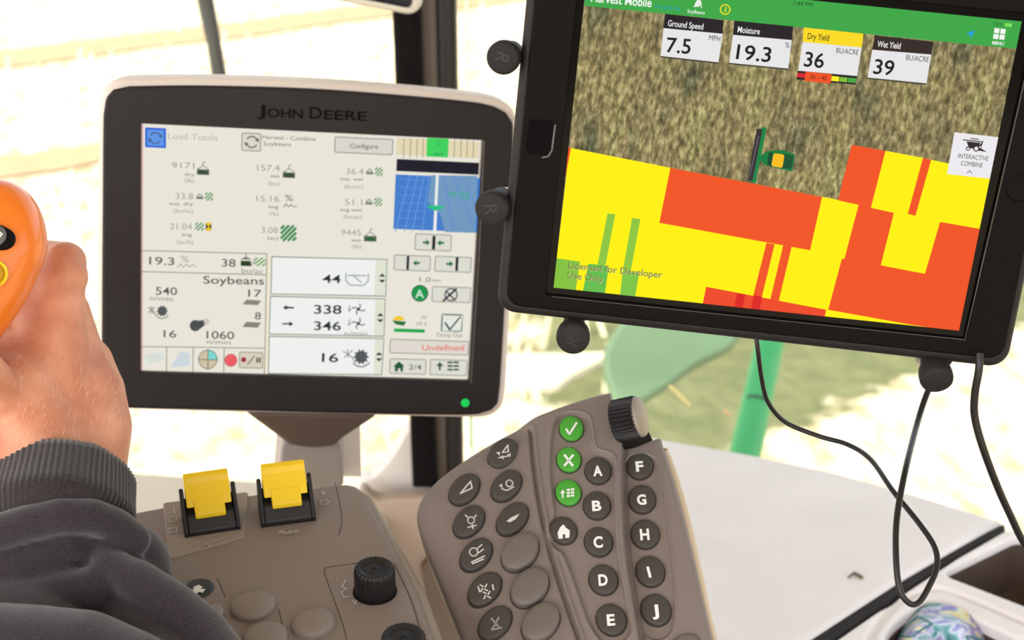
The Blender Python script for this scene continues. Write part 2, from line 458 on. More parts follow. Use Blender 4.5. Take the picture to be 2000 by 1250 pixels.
def glass_material():
    m = bpy.data.materials.new('window_glass'); m.use_nodes = True; t = m.node_tree; t.nodes.clear()
    o = t.nodes.new('ShaderNodeOutputMaterial'); tr = t.nodes.new('ShaderNodeBsdfTransparent'); gl = t.nodes.new('ShaderNodeBsdfGlossy')
    mx = t.nodes.new('ShaderNodeMixShader'); fr = t.nodes.new('ShaderNodeFresnel'); fr.inputs[0].default_value = 1.35
    tr.inputs[0].default_value = (0.985, 1.0, 0.975, 1); gl.inputs['Roughness'].default_value = 0.03
    t.links.new(fr.outputs[0], mx.inputs[0]); t.links.new(tr.outputs[0], mx.inputs[1]); t.links.new(gl.outputs[0], mx.inputs[2]); t.links.new(mx.outputs[0], o.inputs[0])
    return m
GLASS = glass_material()
LZ = 0.68                                  # height of the side ledge
B1, B2 = on_z(1300, 857, LZ), on_z(1959, 1017, LZ)
sd_ = (B2 - B1); sd_.z = 0; sd_.normalize()
out_n = Vector((-sd_.y, sd_.x, 0)) if Vector((-sd_.y, sd_.x, 0)).y > 0 else Vector((sd_.y, -sd_.x, 0))
PILL = B1 - sd_ * 0.235 + out_n * 0.02     # foot of the corner pillar
def wallbox(name, a, b, z0, z1, th, m, kind='structure'):
    u = (b - a); u.z = 0; u.normalize(); nn = Vector((u.y, -u.x, 0)) * th
    vs = []
    for z in (z0, z1):
        for p in (a, b, b + nn, a + nn): vs.append((p.x, p.y, z))
    m_ = MB(); m_.add(vs, [[0, 1, 2, 3], [4, 5, 6, 7], [0, 1, 5, 4], [1, 2, 6, 5], [2, 3, 7, 6], [3, 0, 4, 7]], m)
    return tag(m_.build(name), kind=kind)
wallbox('window_2', PILL, PILL + sd_ * 2.0, LZ - 0.10, 1.95, -0.005, GLASS)
WL = Vector((-1.6, PILL.y + 0.22, 0))
wallbox('window_1', WL, PILL, 0.40, 1.95, -0.005, GLASS)
# shell below the glass
INNER = mat('cab_liner', (205, 194, 178), 0.7)
wallbox('wall_right', PILL + sd_ * 0.1, PILL + sd_ * 2.0, 0.0, LZ - 0.10, -0.03, INNER)
wallbox('wall_front', WL, PILL, 0.0, 0.399, -0.03, INNER)
mb = MB(); mb.add([(-1.7, -1.2, 0), (1.9, -1.2, 0), (1.9, 1.7, 0), (-1.7, 1.7, 0), (-1.7, -1.2, -.05), (1.9, -1.2, -.05), (1.9, 1.7, -.05), (-1.7, 1.7, -.05)],
    [[0, 1, 2, 3], [4, 5, 6, 7], [0, 1, 5, 4], [1, 2, 6, 5], [2, 3, 7, 6], [3, 0, 4, 7]], mat('floor_mat', (82, 70, 60), 0.8, bump=0.3, scale=300)); tag(mb.build('floor'), kind='structure')
E1, E2 = PILL + out_n * 0.03, PILL + sd_ * 2.0 + out_n * 0.03
cp = [(-1.7, -1.2), (E2.x, -1.2), (E2.x, E2.y), (E1.x, E1.y), (-1.7, WL.y + 0.03)]
mb = MB(); slab(mb, ccw(cp), 1.955, 2.08, 0, mat('headliner', (196, 190, 182), 0.9)); tag(mb.build('ceiling'), kind='structure')

# sill along the windshield foot
sx = on_z(250, 905, 0.52); 
mb = MB()
p = [(-1.2, 1.18), (PILL.x - 0.12, 1.18), (PILL.x - 0.07, PILL.y - 0.005), (-1.2, WL.y - 0.06)]
slab(mb, rrect(p, 0.02), 0.40, 0.56, 0.012, mat('sill_plastic', (206, 194, 176), 0.6)); tag(mb.build('trim_1', M=Matrix()), kind='structure')

# corner pillar: a flat black post and a round one side by side
pil = empty('pillar', Matrix.Translation(Vector((PILL.x, PILL.y, 0.45))), 'black double corner pillar rising behind the wide monitor', 'pillar', kind='structure')
dP = (PILL - CAM).dot(FW)
def pil_pt(px, py, d):                    # on an upright plane just inside the glass
    r = ray(px, py); return CAM + r * ((PILL.y - .03 + (d - dQ)) / r.y) - pil.location
dQ = dP - .07
mb = MB(); n = 14
a0, a1 = pil_pt(832, 935, dQ), pil_pt(789, -160, dQ + 0.02)
c0, c1 = pil_pt(884, 960, dQ + 0.015), pil_pt(864, -160, dQ + 0.035)
def post(mb, a, b, wx, wy, m, r):
    prof = rrect([(-wx, wy), (wx, wy), (wx, -wy), (-wx, -wy)], r, 5)
    vs = [(a.x + x, a.y + y, a.z) for x, y in prof] + [(b.x + x, b.y + y, b.z) for x, y in prof]; k = len(prof)
    mb.add(vs, [[i, (i + 1) % k, k + (i + 1) % k, k + i] for i in range(k)], m, True)
    mb.add(vs[:k], [list(range(k))], m); mb.add(vs[k:], [list(range(k))], m)
post(mb, a0, a1, 0.0132, 0.02, BLACK, 0.006); mb.build('post', pil)
mb = MB(); tube(mb, [c0, c1], 0.0125, mat('pillar_black', (30, 26, 25), 0.42, bump=0.2), 20); mb.build('post', pil)
mb = MB(); post(mb, pil_pt(859, 1010, dQ + .012), pil_pt(828, -160, dQ + .032), 0.010, 0.012, mat('pillar_highlight', (104, 92, 84), 0.5), 0.006); mb.build('highlight_strip', pil)  # lighter strip paints in the highlight of the round post

# pale corner trim with the rounded window corner
def upright(px, py, back): r = ray(px, py); return CAM + r * ((PILL.y - back) / r.y)
P = Panel(upright(800, 930, .012), RT, Vector((0.1, -1, 0)))
edge = spline([(716, 934), (730, 928), (752, 905), (775, 872), (790, 846), (806, 832)], 6)
poly = [(690, 1330), (690, 955), (706, 940)] + edge + [(905, 832), (905, 1330)]
mb = MB(); slab(mb, P.ls(poly), -0.02, 0.0, 0.004, WHITEGREY); tag(mb.build('trim_2', M=P.M), kind='structure')
mb = MB(); slab(mb, P.ls([(868, 1330), (868, 1130), (897, 1130), (940, 1330)]), 0.0, 0.012, 0.003, SHELL); tag(mb.build('trim_3', M=P.M), kind='structure')

P2 = Panel(upright(800, 1060, .055), RT, Vector((0.1, -1, 0)))
mb = MB(); slab(mb, P2.ls(spline([(700, 985), (740, 978), (800, 975), (850, 968), (905, 940), (930, 1000), (935, 1330), (700, 1330)], 4, True)), -0.02, 0.0, 0.004, mat('lower_trim', (176, 156, 140), .6)); tag(mb.build('trim_4', M=P2.M), kind='structure')
mb = MB(); slab(mb, P2.ls([(822, 1100), (840, 1078), (880, 1128), (905, 1190), (905, 1330), (868, 1330)]), 0.0, 0.015, 0.003, mat('lower_bracket', (110, 92, 78), .7)); tag(mb.build('trim_5', M=P2.M), kind='structure')
# ------------------------------------------------------------------ outside things seen through the side glass
GREENP = mat('green_paint', (38, 168, 84), 0.5)
p0, p1 = at(1452, 900, 1.75), at(1507, 655, 1.95)
u = (p1 - p0); rail = [p0 - u * 1.2, p0, p0 + u * 0.5, p1, p1 + u * 2.0]
o_ = rail[0]; r_ = empty('grab_rail', o_, 'green painted rail outside the side window under the tablet', 'rail')
mb = MB(); tube(mb, [q - o_ for q in rail], 0.0195, GREENP, 20); mb.build('tube', r_)
mb = MB(); q = p0 + u * 0.395 - o_; ud = u.normalized(); vw = (CAM - (p0 + u * .395)); vw = (vw - ud * vw.dot(ud)).normalized(); sw = ud.cross(vw)
vs = []
for k in range(9):
    t_ = -.75 + 1.3 * k / 8; hh = .0035 + .001 * math.sin(k * 2.1)
    vs += [q + (vw * math.cos(t_) + sw * math.sin(t_)) * .0197 - ud * hh, q + (vw * math.cos(t_) + sw * math.sin(t_)) * .0197 + ud * hh]
mb.add(vs, [[2 * k, 2 * k + 2, 2 * k + 3, 2 * k + 1] for k in range(8)], mat('rail_mark', (24, 84, 50), .7), True); mb.build('mark', r_)

GREEN_REFL = mat('green_reflection', (86, 112, 80), 0.6, var=0.15, vscale=5)
P = Panel(at(1200, 740, 3.2), RT, Vector((0.1, -0.75, 0.65)))
r_ = empty('reflection_panel', P.M, 'pale green reflection in the side window, built as a sheet below the tablet', 'panel')  # green reflection in the glass, shaped as a sheet outside
mb = MB(); slab(mb, P.ls(spline([(1205, 640), (1260, 600), (1420, 610), (1440, 668), (1360, 715), (1290, 765), (1215, 800), (1195, 770), (1180, 700)], 5, True)), -0.03, 0, 0.012, GREEN_REFL); mb.build('sheet', r_)


STRAW = mat('straw', (245, 222, 150), 0.8); STRAW2 = mat('pinkish_straw', (236, 190, 140), 0.8)
def straw(a, b, m, r, label):
    def pane(px, py):
        rr = ray(px, py); o = PILL - CAM; nrm = out_n
        return CAM + rr * ((o.dot(nrm) + 0.008) / rr.dot(nrm))
    A_, B_ = pane(*a), pane(*b); mm_ = MB()
    tube(mm_, [A_, A_.lerp(B_, .3) + Vector((0, 0, .0006)), A_.lerp(B_, .7), B_], [r * .8, r, r, r * .6], m, 8)
    return tag(mm_.build('straw', recenter=True), label, 'straw', 'bits of straw on the side window')
straw((1307, 753), (1348, 792), STRAW, 0.0022, 'longer pale yellow straw bit on the side window right of the ribbed dial')
straw((1413, 801), (1425, 811), STRAW2, 0.002, 'short pinkish straw bit on the side window beside the green rail')

# wiper arm beyond the windshield and the mirror at the top edge
o_ = at(415, 70, dP + .28); r_ = empty('wiper_arm', o_, 'thin dark wiper arm outside the windshield above the wide monitor', 'wiper')
mb = MB(); tube(mb, [at(384, -70, dP + .3) - o_, at(402, 20, dP + .28) - o_, at(418, 90, dP + .26) - o_, at(428, 160, dP + .25) - o_, at(440, 260, dP + .24) - o_], [.0078, .0082, .0082, .008, .007], mat('wiper_grey', (70, 72, 66), 0.6), 12); mb.build('arm', r_)
mb = MB(); tube(mb, [at(398, -70, dP + .285) - o_, at(421, 60, dP + .26) - o_, at(436, 150, dP + .24) - o_], .0045, BLACK_S, 8); mb.build('blade', r_)

P = Panel(at(740, 0, 1.15), RT * 1 + UP * -0.12, Vector((0.15, -1, -0.1)))
r_ = empty('mirror', P.M, 'white framed mirror cut by the top edge of the photo', 'mirror')
q = [(628, -180), (826, -180), (826, 34), (628, -4)]
o1 = rrect(P.ls(q), [.012, .012, .012, .01], 6)
q2 = [(650, -170), (806, -170), (806, 20), (676, -1)]
i1 = rrect(P.ls(q2), [.008, .008, .006, .004], 6)
mb = MB(); frame(mb, o1, i1, -0.02, 0.004, 0.006, mat('mirror_white', (226, 220, 206), 0.5), zin=-0.004); mb.flat(ccw(o1)[::-1], -0.02, SHELL); mb.build('mirror_frame', r_)
mb = MB(); c_ = P.l(700, -150); tube(mb, [(c_[0], c_[1], -.015), (c_[0], c_[1] + .03, -.03), (c_[0], c_[1] + .5, -.05)], .007, BLACK_S, 10); mb.build('mirror_stalk', r_)
mb = MB(); mb.flat(i1, -0.003, mat('mirror_glass', (30, 32, 42), 0.35, spec=0.5)); mb.build('mirror_glass', r_)

# ------------------------------------------------------------------ wide field monitor on its neck
JQ = [(275, 240), (938, 277), (915, 742), (277, 720)]
J = panel_from_quad(JQ, .2112, .1584)
mon = empty('monitor', J.M, 'wide grey and black field monitor with harvest readouts on a flared neck', 'monitor')
def radial(poly, c, angs):
    out = []
    for a in angs:
        dx, dy = math.cos(a), math.sin(a); best = 0
        for i in range(len(poly)):
            (x1, y1), (x2, y2) = poly[i], poly[(i + 1) % len(poly)]
            ex, ey = x2 - x1, y2 - y1; det = dx * (-ey) + ex * dy
            if abs(det) < 1e-14: continue
            t = ((x1 - c[0]) * (-ey) + ex * (y1 - c[1])) / det; s_ = (dx * (y1 - c[1]) - dy * (x1 - c[0])) / det
            if -1e-9 <= s_ <= 1 + 1e-9 and t > best: best = t
        out.append((c[0] + dx * best, c[1] + dy * best))
    return out
def angles(*polys):
    s_ = set(round(2 * PI * k / 120 - PI, 5) for k in range(120))
    for p in polys: s_ |= set(round(math.atan2(y, x), 5) for x, y in p)
    s_ = sorted(s_); out = [s_[0]]
    for a in s_[1:]:
        if a - out[-1] > 1e-4: out.append(a)
    return out
shell_px = spline([(188, 400), (188, 240), (190, 195), (200, 168), (222, 154), (260, 151), (400, 151), (600, 159), (800, 175), (920, 188), (965, 196), (992, 208), (1006, 228), (1010, 262), (1004, 480), (995, 700), (990, 775), (981, 803), (955, 818), (900, 820), (700, 814), (480, 808), (258, 800), (215, 795), (196, 775), (189, 730), (188, 600)], 5, True)
bez_px = spline([(200, 400), (200, 250), (202, 205), (211, 180), (232, 168), (280, 166), (400, 166), (600, 173), (800, 189), (915, 201), (958, 209), (984, 221), (997, 240), (1000, 270), (992, 480), (982, 690), (976, 775), (966, 797), (938, 808), (880, 809), (700, 805), (480, 798), (262, 791), (222, 786), (207, 770), (201, 730), (200, 600)], 5, True)
mb = MB(); slab(mb, J.ls(shell_px), -0.034, -0.0008, 0.006, SHELL, 6); mb.build('back_shell', mon)
inner = [(-.1062, .0799), (.1065, .0799), (.1062, -.0795), (-.1060, -.0798)]
bz = J.ls(bez_px); an = angles(inner)
mb = MB(); frame(mb, radial(bz, (0, 0), an), radial(inner, (0, 0), an), 0.0, 0.0046, 0.0022, BEZEL, zin=-0.0005, ri=0.0004)
mb.build('bezel', mon)
LETTER = mat('raised_lettering', (9, 7, 7), 0.75, spec=.1)
mb = MB()
for s_, a, b, cap in (('J', (500, 224), (517, 225), 21), ('OHN', (521, 227), (590, 230), 17), ('D', (603, 230), (627, 231), 22), ('EERE', (631, 232), (714, 236), 18)):
    text(mb, J, s_, a, b, cap, LETTER, 0.0049, 0.015)
mb.build('brand_lettering', mon)
mb = MB(); c = J.l(910, 784); lathe(mb, [(0.0028, .004), (.0028, .0052), (.0018, .0062), (0, .0065)], glow((24, 200, 84), .3, 1.1), 20, Matrix.Translation((c[0], c[1], 0))); mb.build('status_light', mon)
mb = MB(); tube(mb, [(*q_, .0042) for q_ in J.ls([(944, 276), (935, 500), (921, 746)])], .0007, mat('bezel_highlight', (58, 52, 52), .25, spec=.8), 8); mb.build('bezel_highlight', mon)  # thin tube added to catch a highlight along the bezel's right edge

# its screen and what it shows
JB = (232, 229, 216)
scr = MB(); scr.flat([(-.1056, -.0792), (.1056, -.0792), (.1056, .0792), (-.1056, .0792)], 0.0, glow(JB, .5))
scr.flat([(-.1056, -.0792), (-.1048, -.0792), (-.1050, .0792), (-.1056, .0792)], 0.00015, glow((226, 170, 178), .5))
screen = scr.build('screen', mon)
def jg(c): return glow(c, .5)
DK, MID, LT, GRN = (58, 60, 56), (104, 106, 98), (150, 152, 142), (28, 118, 62)
def jrect(mb, x0, y0, x1, y1, c, z, sl=0.055):
    """screen-aligned rectangle from its photograph TL and BR."""
    a, b = J.l(x0, y0), J.l(x1, y1); mb.flat([(a[0], b[1]), (b[0], b[1]), (b[0], a[1]), (a[0], a[1])], z, jg(c))
def jbox(mb, x0, y0, x1, y1, fill, line, z, r=.0012, wd=.0006):
    a, b = J.l(x0, y0), J.l(x1, y1)
    q = rrect([(a[0], a[1]), (b[0], a[1]), (b[0], b[1]), (a[0], b[1])], r, 4)
    mb.flat(ccw(q), z, jg(line)); mb.flat(inset(ccw(q), wd), z + .00005, jg(fill))
def jline(mb, a, b, c, wd=.0005, z=.0002): outline_strip(mb, J.ls([a, b]), wd, z, jg(c))
def jt(mb, s_, a, b, cap, c, bold=0.0, z=.0003): text(mb, J, s_, a, b, cap, jg(c), z, bold)
def jpoly(mb, pts, c, z=.0003): mb.flat(ccw(J.ls(pts)), z, jg(c))
def circ(mb, x, y, r, c, z=.0003, rin=None, a0=0, a1=360, ry=None):
    ry = ry or r; n = 28; pts = [(x + r * math.cos(math.radians(a0 + (a1 - a0) * k / n)), y - ry * math.sin(math.radians(a0 + (a1 - a0) * k / n))) for k in range(n + 1)]
    if rin is None: jpoly(mb, pts[:-1] if a1 - a0 == 360 else pts + [(x, y)], c, z); return
    q = [(x + rin * math.cos(math.radians(a0 + (a1 - a0) * k / n)), y - rin * ry / r * math.sin(math.radians(a0 + (a1 - a0) * k / n))) for k in range(n + 1)]
    for k in range(n): jpoly(mb, [pts[k], pts[k + 1], q[k + 1], q[k]], c, z)
def cycle_icon(mb, x, y, r, c, z):
    circ(mb, x, y, r, c, z, r * .78, 20, 150); circ(mb, x, y, r, c, z, r * .78, 200, 330)
    jpoly(mb, [(x + r * 1.15, y + r * .05), (x + r * .5, y - r * .25), (x + r * 1.1, y - r * .65)], c, z)
    jpoly(mb, [(x - r * 1.15, y - r * .05), (x - r * .5, y + r * .25), (x - r * 1.1, y + r * .65)], c, z)
def basket(mb, x, y, c=(44, 74, 50)):
    jrect(mb, x - 12, y + 2, x + 12, y + 14, (96, 98, 88), .0003); jrect(mb, x - 9, y + 5, x + 9, y + 12, c, .00035)
    for a, b in (((x - 10, y + 2), (x, y - 5)), ((x + 10, y + 2), (x, y - 5)), ((x, y - 5), (x, y - 10)), ((x, y - 10), (x + 4, y - 12))): jline(mb, a, b, (110, 112, 104), .0005, .0003)
def hatch(mb, x0, y0, x1, y1, c, n=4, wd=.0011):
    w_, h_ = x1 - x0, y1 - y0
    for k in range(n):
        t = (k + .5) / n * 2 - 1
        a = (x0 + max(0, t) * w_, y1 - max(0, -t) * 0 - (0 if t >= 0 else 0)); 
        if t < 0: jline(mb, (x0, y1 - (-0 - t) * 0 - (1 + t) * 0 - h_ * (1 + t) * 0 + 0 - h_ * (-t)), (x0 + w_ * (1 + t), y0), c, wd, .0003)
        else: jline(mb, (x0 + w_ * t, y1), (x1, y0 + h_ * t), c, wd, .0003)
def small_pair(mb, x, y):
    circ(mb, x, y, 5, (120, 130, 116), .0003, 3, 0, 180); jrect(mb, x - 7, y, x + 7, y + 6, (120, 130, 116), .0003); hatch(mb, x + 11, y - 7, x + 25, y + 8, (84, 150, 96), 4, .0009)

g = MB()
jrect(g, 281, 247, 322, 288, (40, 96, 212), .0001); jrect(g, 285, 251, 318, 284, (96, 150, 232), .00015); cycle_icon(g, 301, 268, 12, (70, 96, 140), .0003)
jt(g, 'Load Totals', (326, 270), (423, 274), 12, (176, 186, 158), .0)
jbox(g, 470, 258, 508, 296, (218, 215, 202), (140, 140, 130), .0001); cycle_icon(g, 490, 277, 12, (96, 100, 94), .0003)
jt(g, 'Harvest - Combine', (511, 271), (615, 276), 8, (96, 96, 90)); jt(g, 'Soybeans', (513, 284), (567, 286), 8, (96, 96, 90))
jbox(g, 652, 267, 766, 305, (217, 212, 204), (140, 136, 130), .0001); jt(g, 'Configure', (682, 290), (737, 292), 9, (110, 104, 98), .01)
g.build('load_header', screen)
g = MB()
rows = [('9171', 334, 378, 327, ('dry', 359, 378, 342), ('(lb)', 359, 378, 354)), ('157.4', 501, 545, 333, ('wet', 526, 545, 346), ('(bu)', 523, 545, 361)),
        ('36.4', 675, 709, 341, ('inst. wet', 664, 709, 353), ('(bu/ac)', 672, 709, 368)), ('33.8', 342, 376, 387, ('inst. dry', 330, 376, 399), ('(bu/ac)', 338, 376, 413)),
        ('15.16', 500, 544, 393, ('avg', 523, 543, 406), ('(%)', 526, 543, 420)), ('51.1', 673, 707, 401, ('avg wet', 664, 707, 413), ('(bu/ac)', 671, 707, 427)),
        ('21.04', 331, 374, 446, ('avg', 354, 374, 459), ('(ac/h)', 345, 376, 474)), ('3.08', 510, 542, 454, ('(ac)', 522, 543, 467), None), ('9445', 666, 705, 460, ('wet', 686, 705, 472), ('(lb)', 688, 705, 485))]
ICONS = [lambda g: basket(g, 395, 327), lambda g: basket(g, 563, 334), lambda g: small_pair(g, 721, 336), lambda g: small_pair(g, 389, 382), lambda g: pct_icon(g), lambda g: small_pair(g, 720, 395), lambda g: rate_icon(g), lambda g: hatch(g, 549, 441, 577, 469, (24, 132, 66), 6, .0015), lambda g: basket(g, 723, 459, (40, 100, 52))]
def pct_icon(g):
    jt(g, '%', (556, 392), (571, 393), 12, (90, 84, 80), .0)
    for a, b in (((553, 404), (558, 398)), ((558, 398), (563, 404)), ((563, 404), (568, 399)), ((568, 399), (573, 404)), ((573, 404), (579, 403))): jline(g, a, b, (90, 84, 80))
def rate_icon(g):
    hatch(g, 381, 434, 397, 448, (84, 150, 96), 4, .0009); jrect(g, 401, 433, 412, 450, (240, 196, 40), .0003)
    jpoly(g, [(401, 435), (406, 441), (401, 447)], (40, 36, 30), .00035); jpoly(g, [(412, 435), (407, 441), (412, 447)], (40, 36, 30), .00035)
for (s_, x0, x1, y, b, c), icon in zip(rows, ICONS):
    g = MB()
    jt(g, s_, (x0, y), (x1, y + 1), 12, (150, 148, 138), -.004)
    jt(g, b[0], (b[1], b[3]), (b[2], b[3] + 1), 6.5, (112, 110, 102), .004)
    if c: jt(g, c[0], (c[1], c[3]), (c[2], c[3] + 1), 7.5, (146, 144, 134))
    icon(g); g.build('total_readout', screen)
g = MB()
LN = (112, 114, 104)
for a, b in (((275, 487), (521, 495)), ((276, 528), (520, 536)), ((276, 674), (518, 679)), ((326, 675), (326, 722)), ((378, 677), (378, 725)), ((439, 678), (438, 727)), ((521, 495), (518, 729))): jline(g, a, b, LN)
jpoly(g, [(523, 496), (528, 496), (524, 729), (519, 729)], (238, 230, 204), .00015)
jt(g, '19.3', (291, 514), (340, 516), 15, (88, 84, 78), .006); jt(g, '%', (352, 509), (368, 510), 12, (160, 158, 150))
for k in range(3): jline(g, (346 + 12 * k, 520), (352 + 12 * k, 514), (150, 148, 142)); jline(g, (352 + 12 * k, 514), (358 + 12 * k, 520), (150, 148, 142))
jt(g, '38', (433, 519), (460, 520), 15, (84, 80, 74), .006)
jrect(g, 470, 508, 490, 519, (40, 66, 32), .0003); jpoly(g, [(468, 506), (480, 500), (492, 506)], (120, 122, 110)); jline(g, (480, 500), (480, 494), (110, 110, 100)); jline(g, (490, 518), (500, 504), (110, 100, 90)); hatch(g, 497, 503, 518, 518, (84, 150, 70), 4, .0009)
jt(g, 'bu/ac', (472, 532), (514, 534), 10, (130, 128, 120))
jt(g, 'Soybeans', (397, 552), (516, 555), 15, (84, 78, 74), .008)
jt(g, '540', (304, 573), (346, 574), 15, (84, 80, 76), .006); jt(g, 'n/min', (293, 584), (338, 586), 9, (128, 124, 116))
jt(g, '17', (485, 578), (511, 579), 14, (76, 74, 70), .006); jt(g, '8', (498, 622), (510, 623), 14, (76, 74, 70), .006)
jpoly(g, [(482, 584), (511, 586), (504, 595), (474, 593)], (136, 132, 122)); jpoly(g, [(482, 627), (511, 629), (504, 639), (474, 637)], (136, 132, 122))
def gear(mb, x, y, r, c=(84, 88, 90)):
    circ(mb, x, y, r, c); 
    for k in range(10):
        a = k * PI / 5; jpoly(mb, [(x + r * 1.25 * math.cos(a + d) * f, y - r * 1.25 * math.sin(a + d) * f) for d, f in ((-.16, .7), (-.1, 1), (.1, 1), (.16, .7))], c)
    circ(mb, x, y, r * 1.7, (70, 78, 72), .0003, r * 1.52, 215, 325)
gear(g, 317, 605, 9)
for a, b in (((290, 598), (302, 608)), ((302, 598), (290, 608)), ((296, 596), (297, 610)), ((300, 606), (305, 614))): jline(g, a, b, (140, 138, 130), .0007)
circ(g, 382, 634, 11, (74, 78, 80)); jpoly(g, [(384, 625), (398, 623), (401, 633), (388, 643)], (74, 78, 80)); circ(g, 404, 626, 6, (206, 200, 192))
jt(g, '16', (320, 656), (345, 657), 14, (84, 80, 76), .006); jt(g, '1060', (404, 659), (458, 661), 15, (84, 80, 76), .006); jt(g, 'n/min', (405, 669), (451, 671), 8, (128, 124, 116))
jpoly(g, [(281, 690), (318, 686), (322, 700), (290, 708)], (214, 222, 214), .00015); jpoly(g, [(352, 684), (372, 688), (372, 712), (334, 716)], (206, 214, 222), .00015)
circ(g, 407, 700, 19, (110, 106, 96), .0002); circ(g, 407, 700, 17.5, (206, 194, 164), .00025); circ(g, 407, 700, 17.5, (126, 214, 206), .0003, None, 0, 90)
jline(g, (388, 700), (427, 701), (96, 92, 80), .0005, .00035); jline(g, (407, 681), (407, 720), (96, 92, 80), .0005, .00035)
circ(g, 452, 702, 12.5, (60, 56, 54), .0002); circ(g, 452, 702, 12, (234, 92, 100), .00025)
jbox(g, 468, 685, 515, 719, (214, 206, 188), (150, 146, 130), .0001); circ(g, 477, 701, 5, (160, 40, 50)); jline(g, (485, 710), (498, 694), (100, 96, 90), .0007); jrect(g, 502, 697, 505, 707, (50, 46, 44), .0003); jrect(g, 507, 697, 510, 707, (50, 46, 44), .0003)
g.build('machine_panel', screen)
g = MB()
WB = (238, 240, 238); LG = (88, 110, 96)
for q in ([(530, 500), (757, 507), (755, 580), (529, 574)], [(528, 577), (754, 584), (752, 658), (526, 652)], [(526, 655), (752, 661), (748, 733), (525, 729)]):
    jpoly(g, q, LG, .0001); c = (sum(a for a, b in q) / 4, sum(b for a, b in q) / 4)
    jpoly(g, [(c[0] + (a - c[0]) * .986, c[1] + (b - c[1]) * .955) for a, b in q], WB, .00015)
    jpoly(g, [(734, q[1][1] + 2), (q[1][0] - 3, q[1][1] + 3), (q[2][0] - 3, q[2][1] - 3), (732, q[2][1] - 3)], (222, 226, 206), .0002)
for x, y in ((747, 544), (744, 621), (742, 697)):
    jpoly(g, [(x - 7, y - 3), (x + 7, y - 3), (x, y - 9)], (36, 30, 30)); jpoly(g, [(x - 7, y + 3), (x + 7, y + 3), (x, y + 9)], (36, 30, 30))
NB = (30, 40, 38)
jt(g, '44', (630, 552), (666, 553), 16, NB, .012); jt(g, '338', (614, 612), (668, 613), 17, NB, .012); jt(g, '346', (614, 644), (667, 645), 17, NB, .012); jt(g, '16', (630, 706), (662, 707), 17, NB, .012)
for a, b in (((676, 534), (676, 548)), ((676, 548), (684, 557)), ((684, 557), (711, 558)), ((711, 558), (720, 549)), ((720, 549), (720, 535)), ((680, 538), (716, 539)), ((692, 540), (706, 552))): jline(g, a, b, (110, 122, 116), .0006)
jpoly(g, [(553, 600), (561, 595), (561, 598), (575, 599), (575, 602), (561, 602), (561, 605)], NB); jpoly(g, [(574, 632), (566, 627), (566, 630), (552, 630), (552, 633), (566, 633), (566, 637)], NB)
def fan(mb, x, y, r):
    for k in range(4):
        a = k * PI / 2 + .5
        p = [(x + r * t * math.cos(a + .9 * t), y - r * .8 * t * math.sin(a + .9 * t)) for t in (.1, .4, .7, 1)]
        for u_, v_ in zip(p, p[1:]): jline(mb, u_, v_, (64, 70, 70), .0007)
    circ(mb, x, y, 3, (40, 44, 44))
fan(g, 701, 604, 13); fan(g, 701, 632, 13)
for y in (603, 630): jline(g, (684, y - 6), (682, y + 5), (110, 116, 114), .0006); jline(g, (682, y + 5), (686, y + 2), (110, 116, 114), .0006)
jt(g, 'n/min', (674, 655), (718, 656), 9, (130, 130, 124))
gear(g, 707, 697, 12)
for a, b in (((672, 686), (690, 698)), ((690, 684), (674, 698)), ((680, 682), (682, 698)), ((688, 696), (696, 708))): jline(g, a, b, (120, 122, 118), .0006)
g.build('setting_boxes', screen)
g = MB()
jrect(g, 774, 271, 934, 312, (226, 214, 178), .0001)
for x in (788, 801, 814, 826, 887, 900, 912, 924): jline(g, (x, 273), (x - 1, 310), (150, 140, 112), .0005)
jrect(g, 833, 271, 874, 310, (62, 208, 92), .00025); circ(g, 855, 282, 4, (24, 150, 110), .0003, 3); jt(g, 'gps', (846, 304), (865, 305), 6, (24, 140, 90))
jrect(g, 774, 312, 934, 344, (24, 24, 38), .0001)
jrect(g, 772, 342, 932, 456, (66, 124, 204), .0001)
jpoly(g, [(842, 344), (932, 346), (929, 457), (869, 455), (860, 420), (835, 395)], (112, 152, 192), .00015)
for k in range(7): jline(g, (776, 352 + k * 15), (838 - k * 2, 354 + k * 15), (96, 146, 216), .0004)
for x0, x1 in ((800, 772), (815, 790), (828, 805), (838, 824)): jline(g, (x0, 344), (x1, 454), (112, 158, 222), .0005)
for x0, x1 in ((866, 886), (884, 928), (900, 932)): jline(g, (x0, 345), (x1, 452 if x1 < 930 else 410), (92, 138, 206), .0005)
jpoly(g, [(851, 344), (856, 344), (852, 457), (846, 457)], (236, 238, 236), .0003)
jpoly(g, [(834, 402), (866, 404), (865, 408), (853, 413), (848, 413), (836, 407)], (40, 190, 130), .00035)
jt(g, 'RSJ', (878, 388), (914, 389), 12, (60, 170, 140))
g.build('guidance_view', screen)
g = MB(); BT, BL_ = (220, 219, 208), (146, 144, 134)
def arrow(x, y, s_, c=(20, 110, 56)): jpoly(g, [(x + 7 * s_, y), (x, y - 6), (x, y - 2), (x - 7 * s_, y - 2), (x - 7 * s_, y + 2), (x, y + 2), (x, y + 6)], c)
jbox(g, 811, 457, 882, 493, BT, BL_, .0001); jrect(g, 845, 462, 850, 489, (28, 28, 28), .0003); arrow(833, 475, 1); arrow(861, 476, -1)
jbox(g, 770, 498, 841, 532, BT, BL_, .0001); jrect(g, 795, 501, 799, 528, (28, 28, 40), .0003); arrow(814, 515, -1)
jbox(g, 850, 501, 921, 535, BT, BL_, .0001); jrect(g, 891, 504, 895, 531, (28, 28, 40), .0003); arrow(879, 517, 1)
jt(g, '1.0', (820, 551), (842, 552), 9, (110, 108, 100)); jt(g, 'sec', (845, 551), (863, 552), 6, (120, 118, 110))
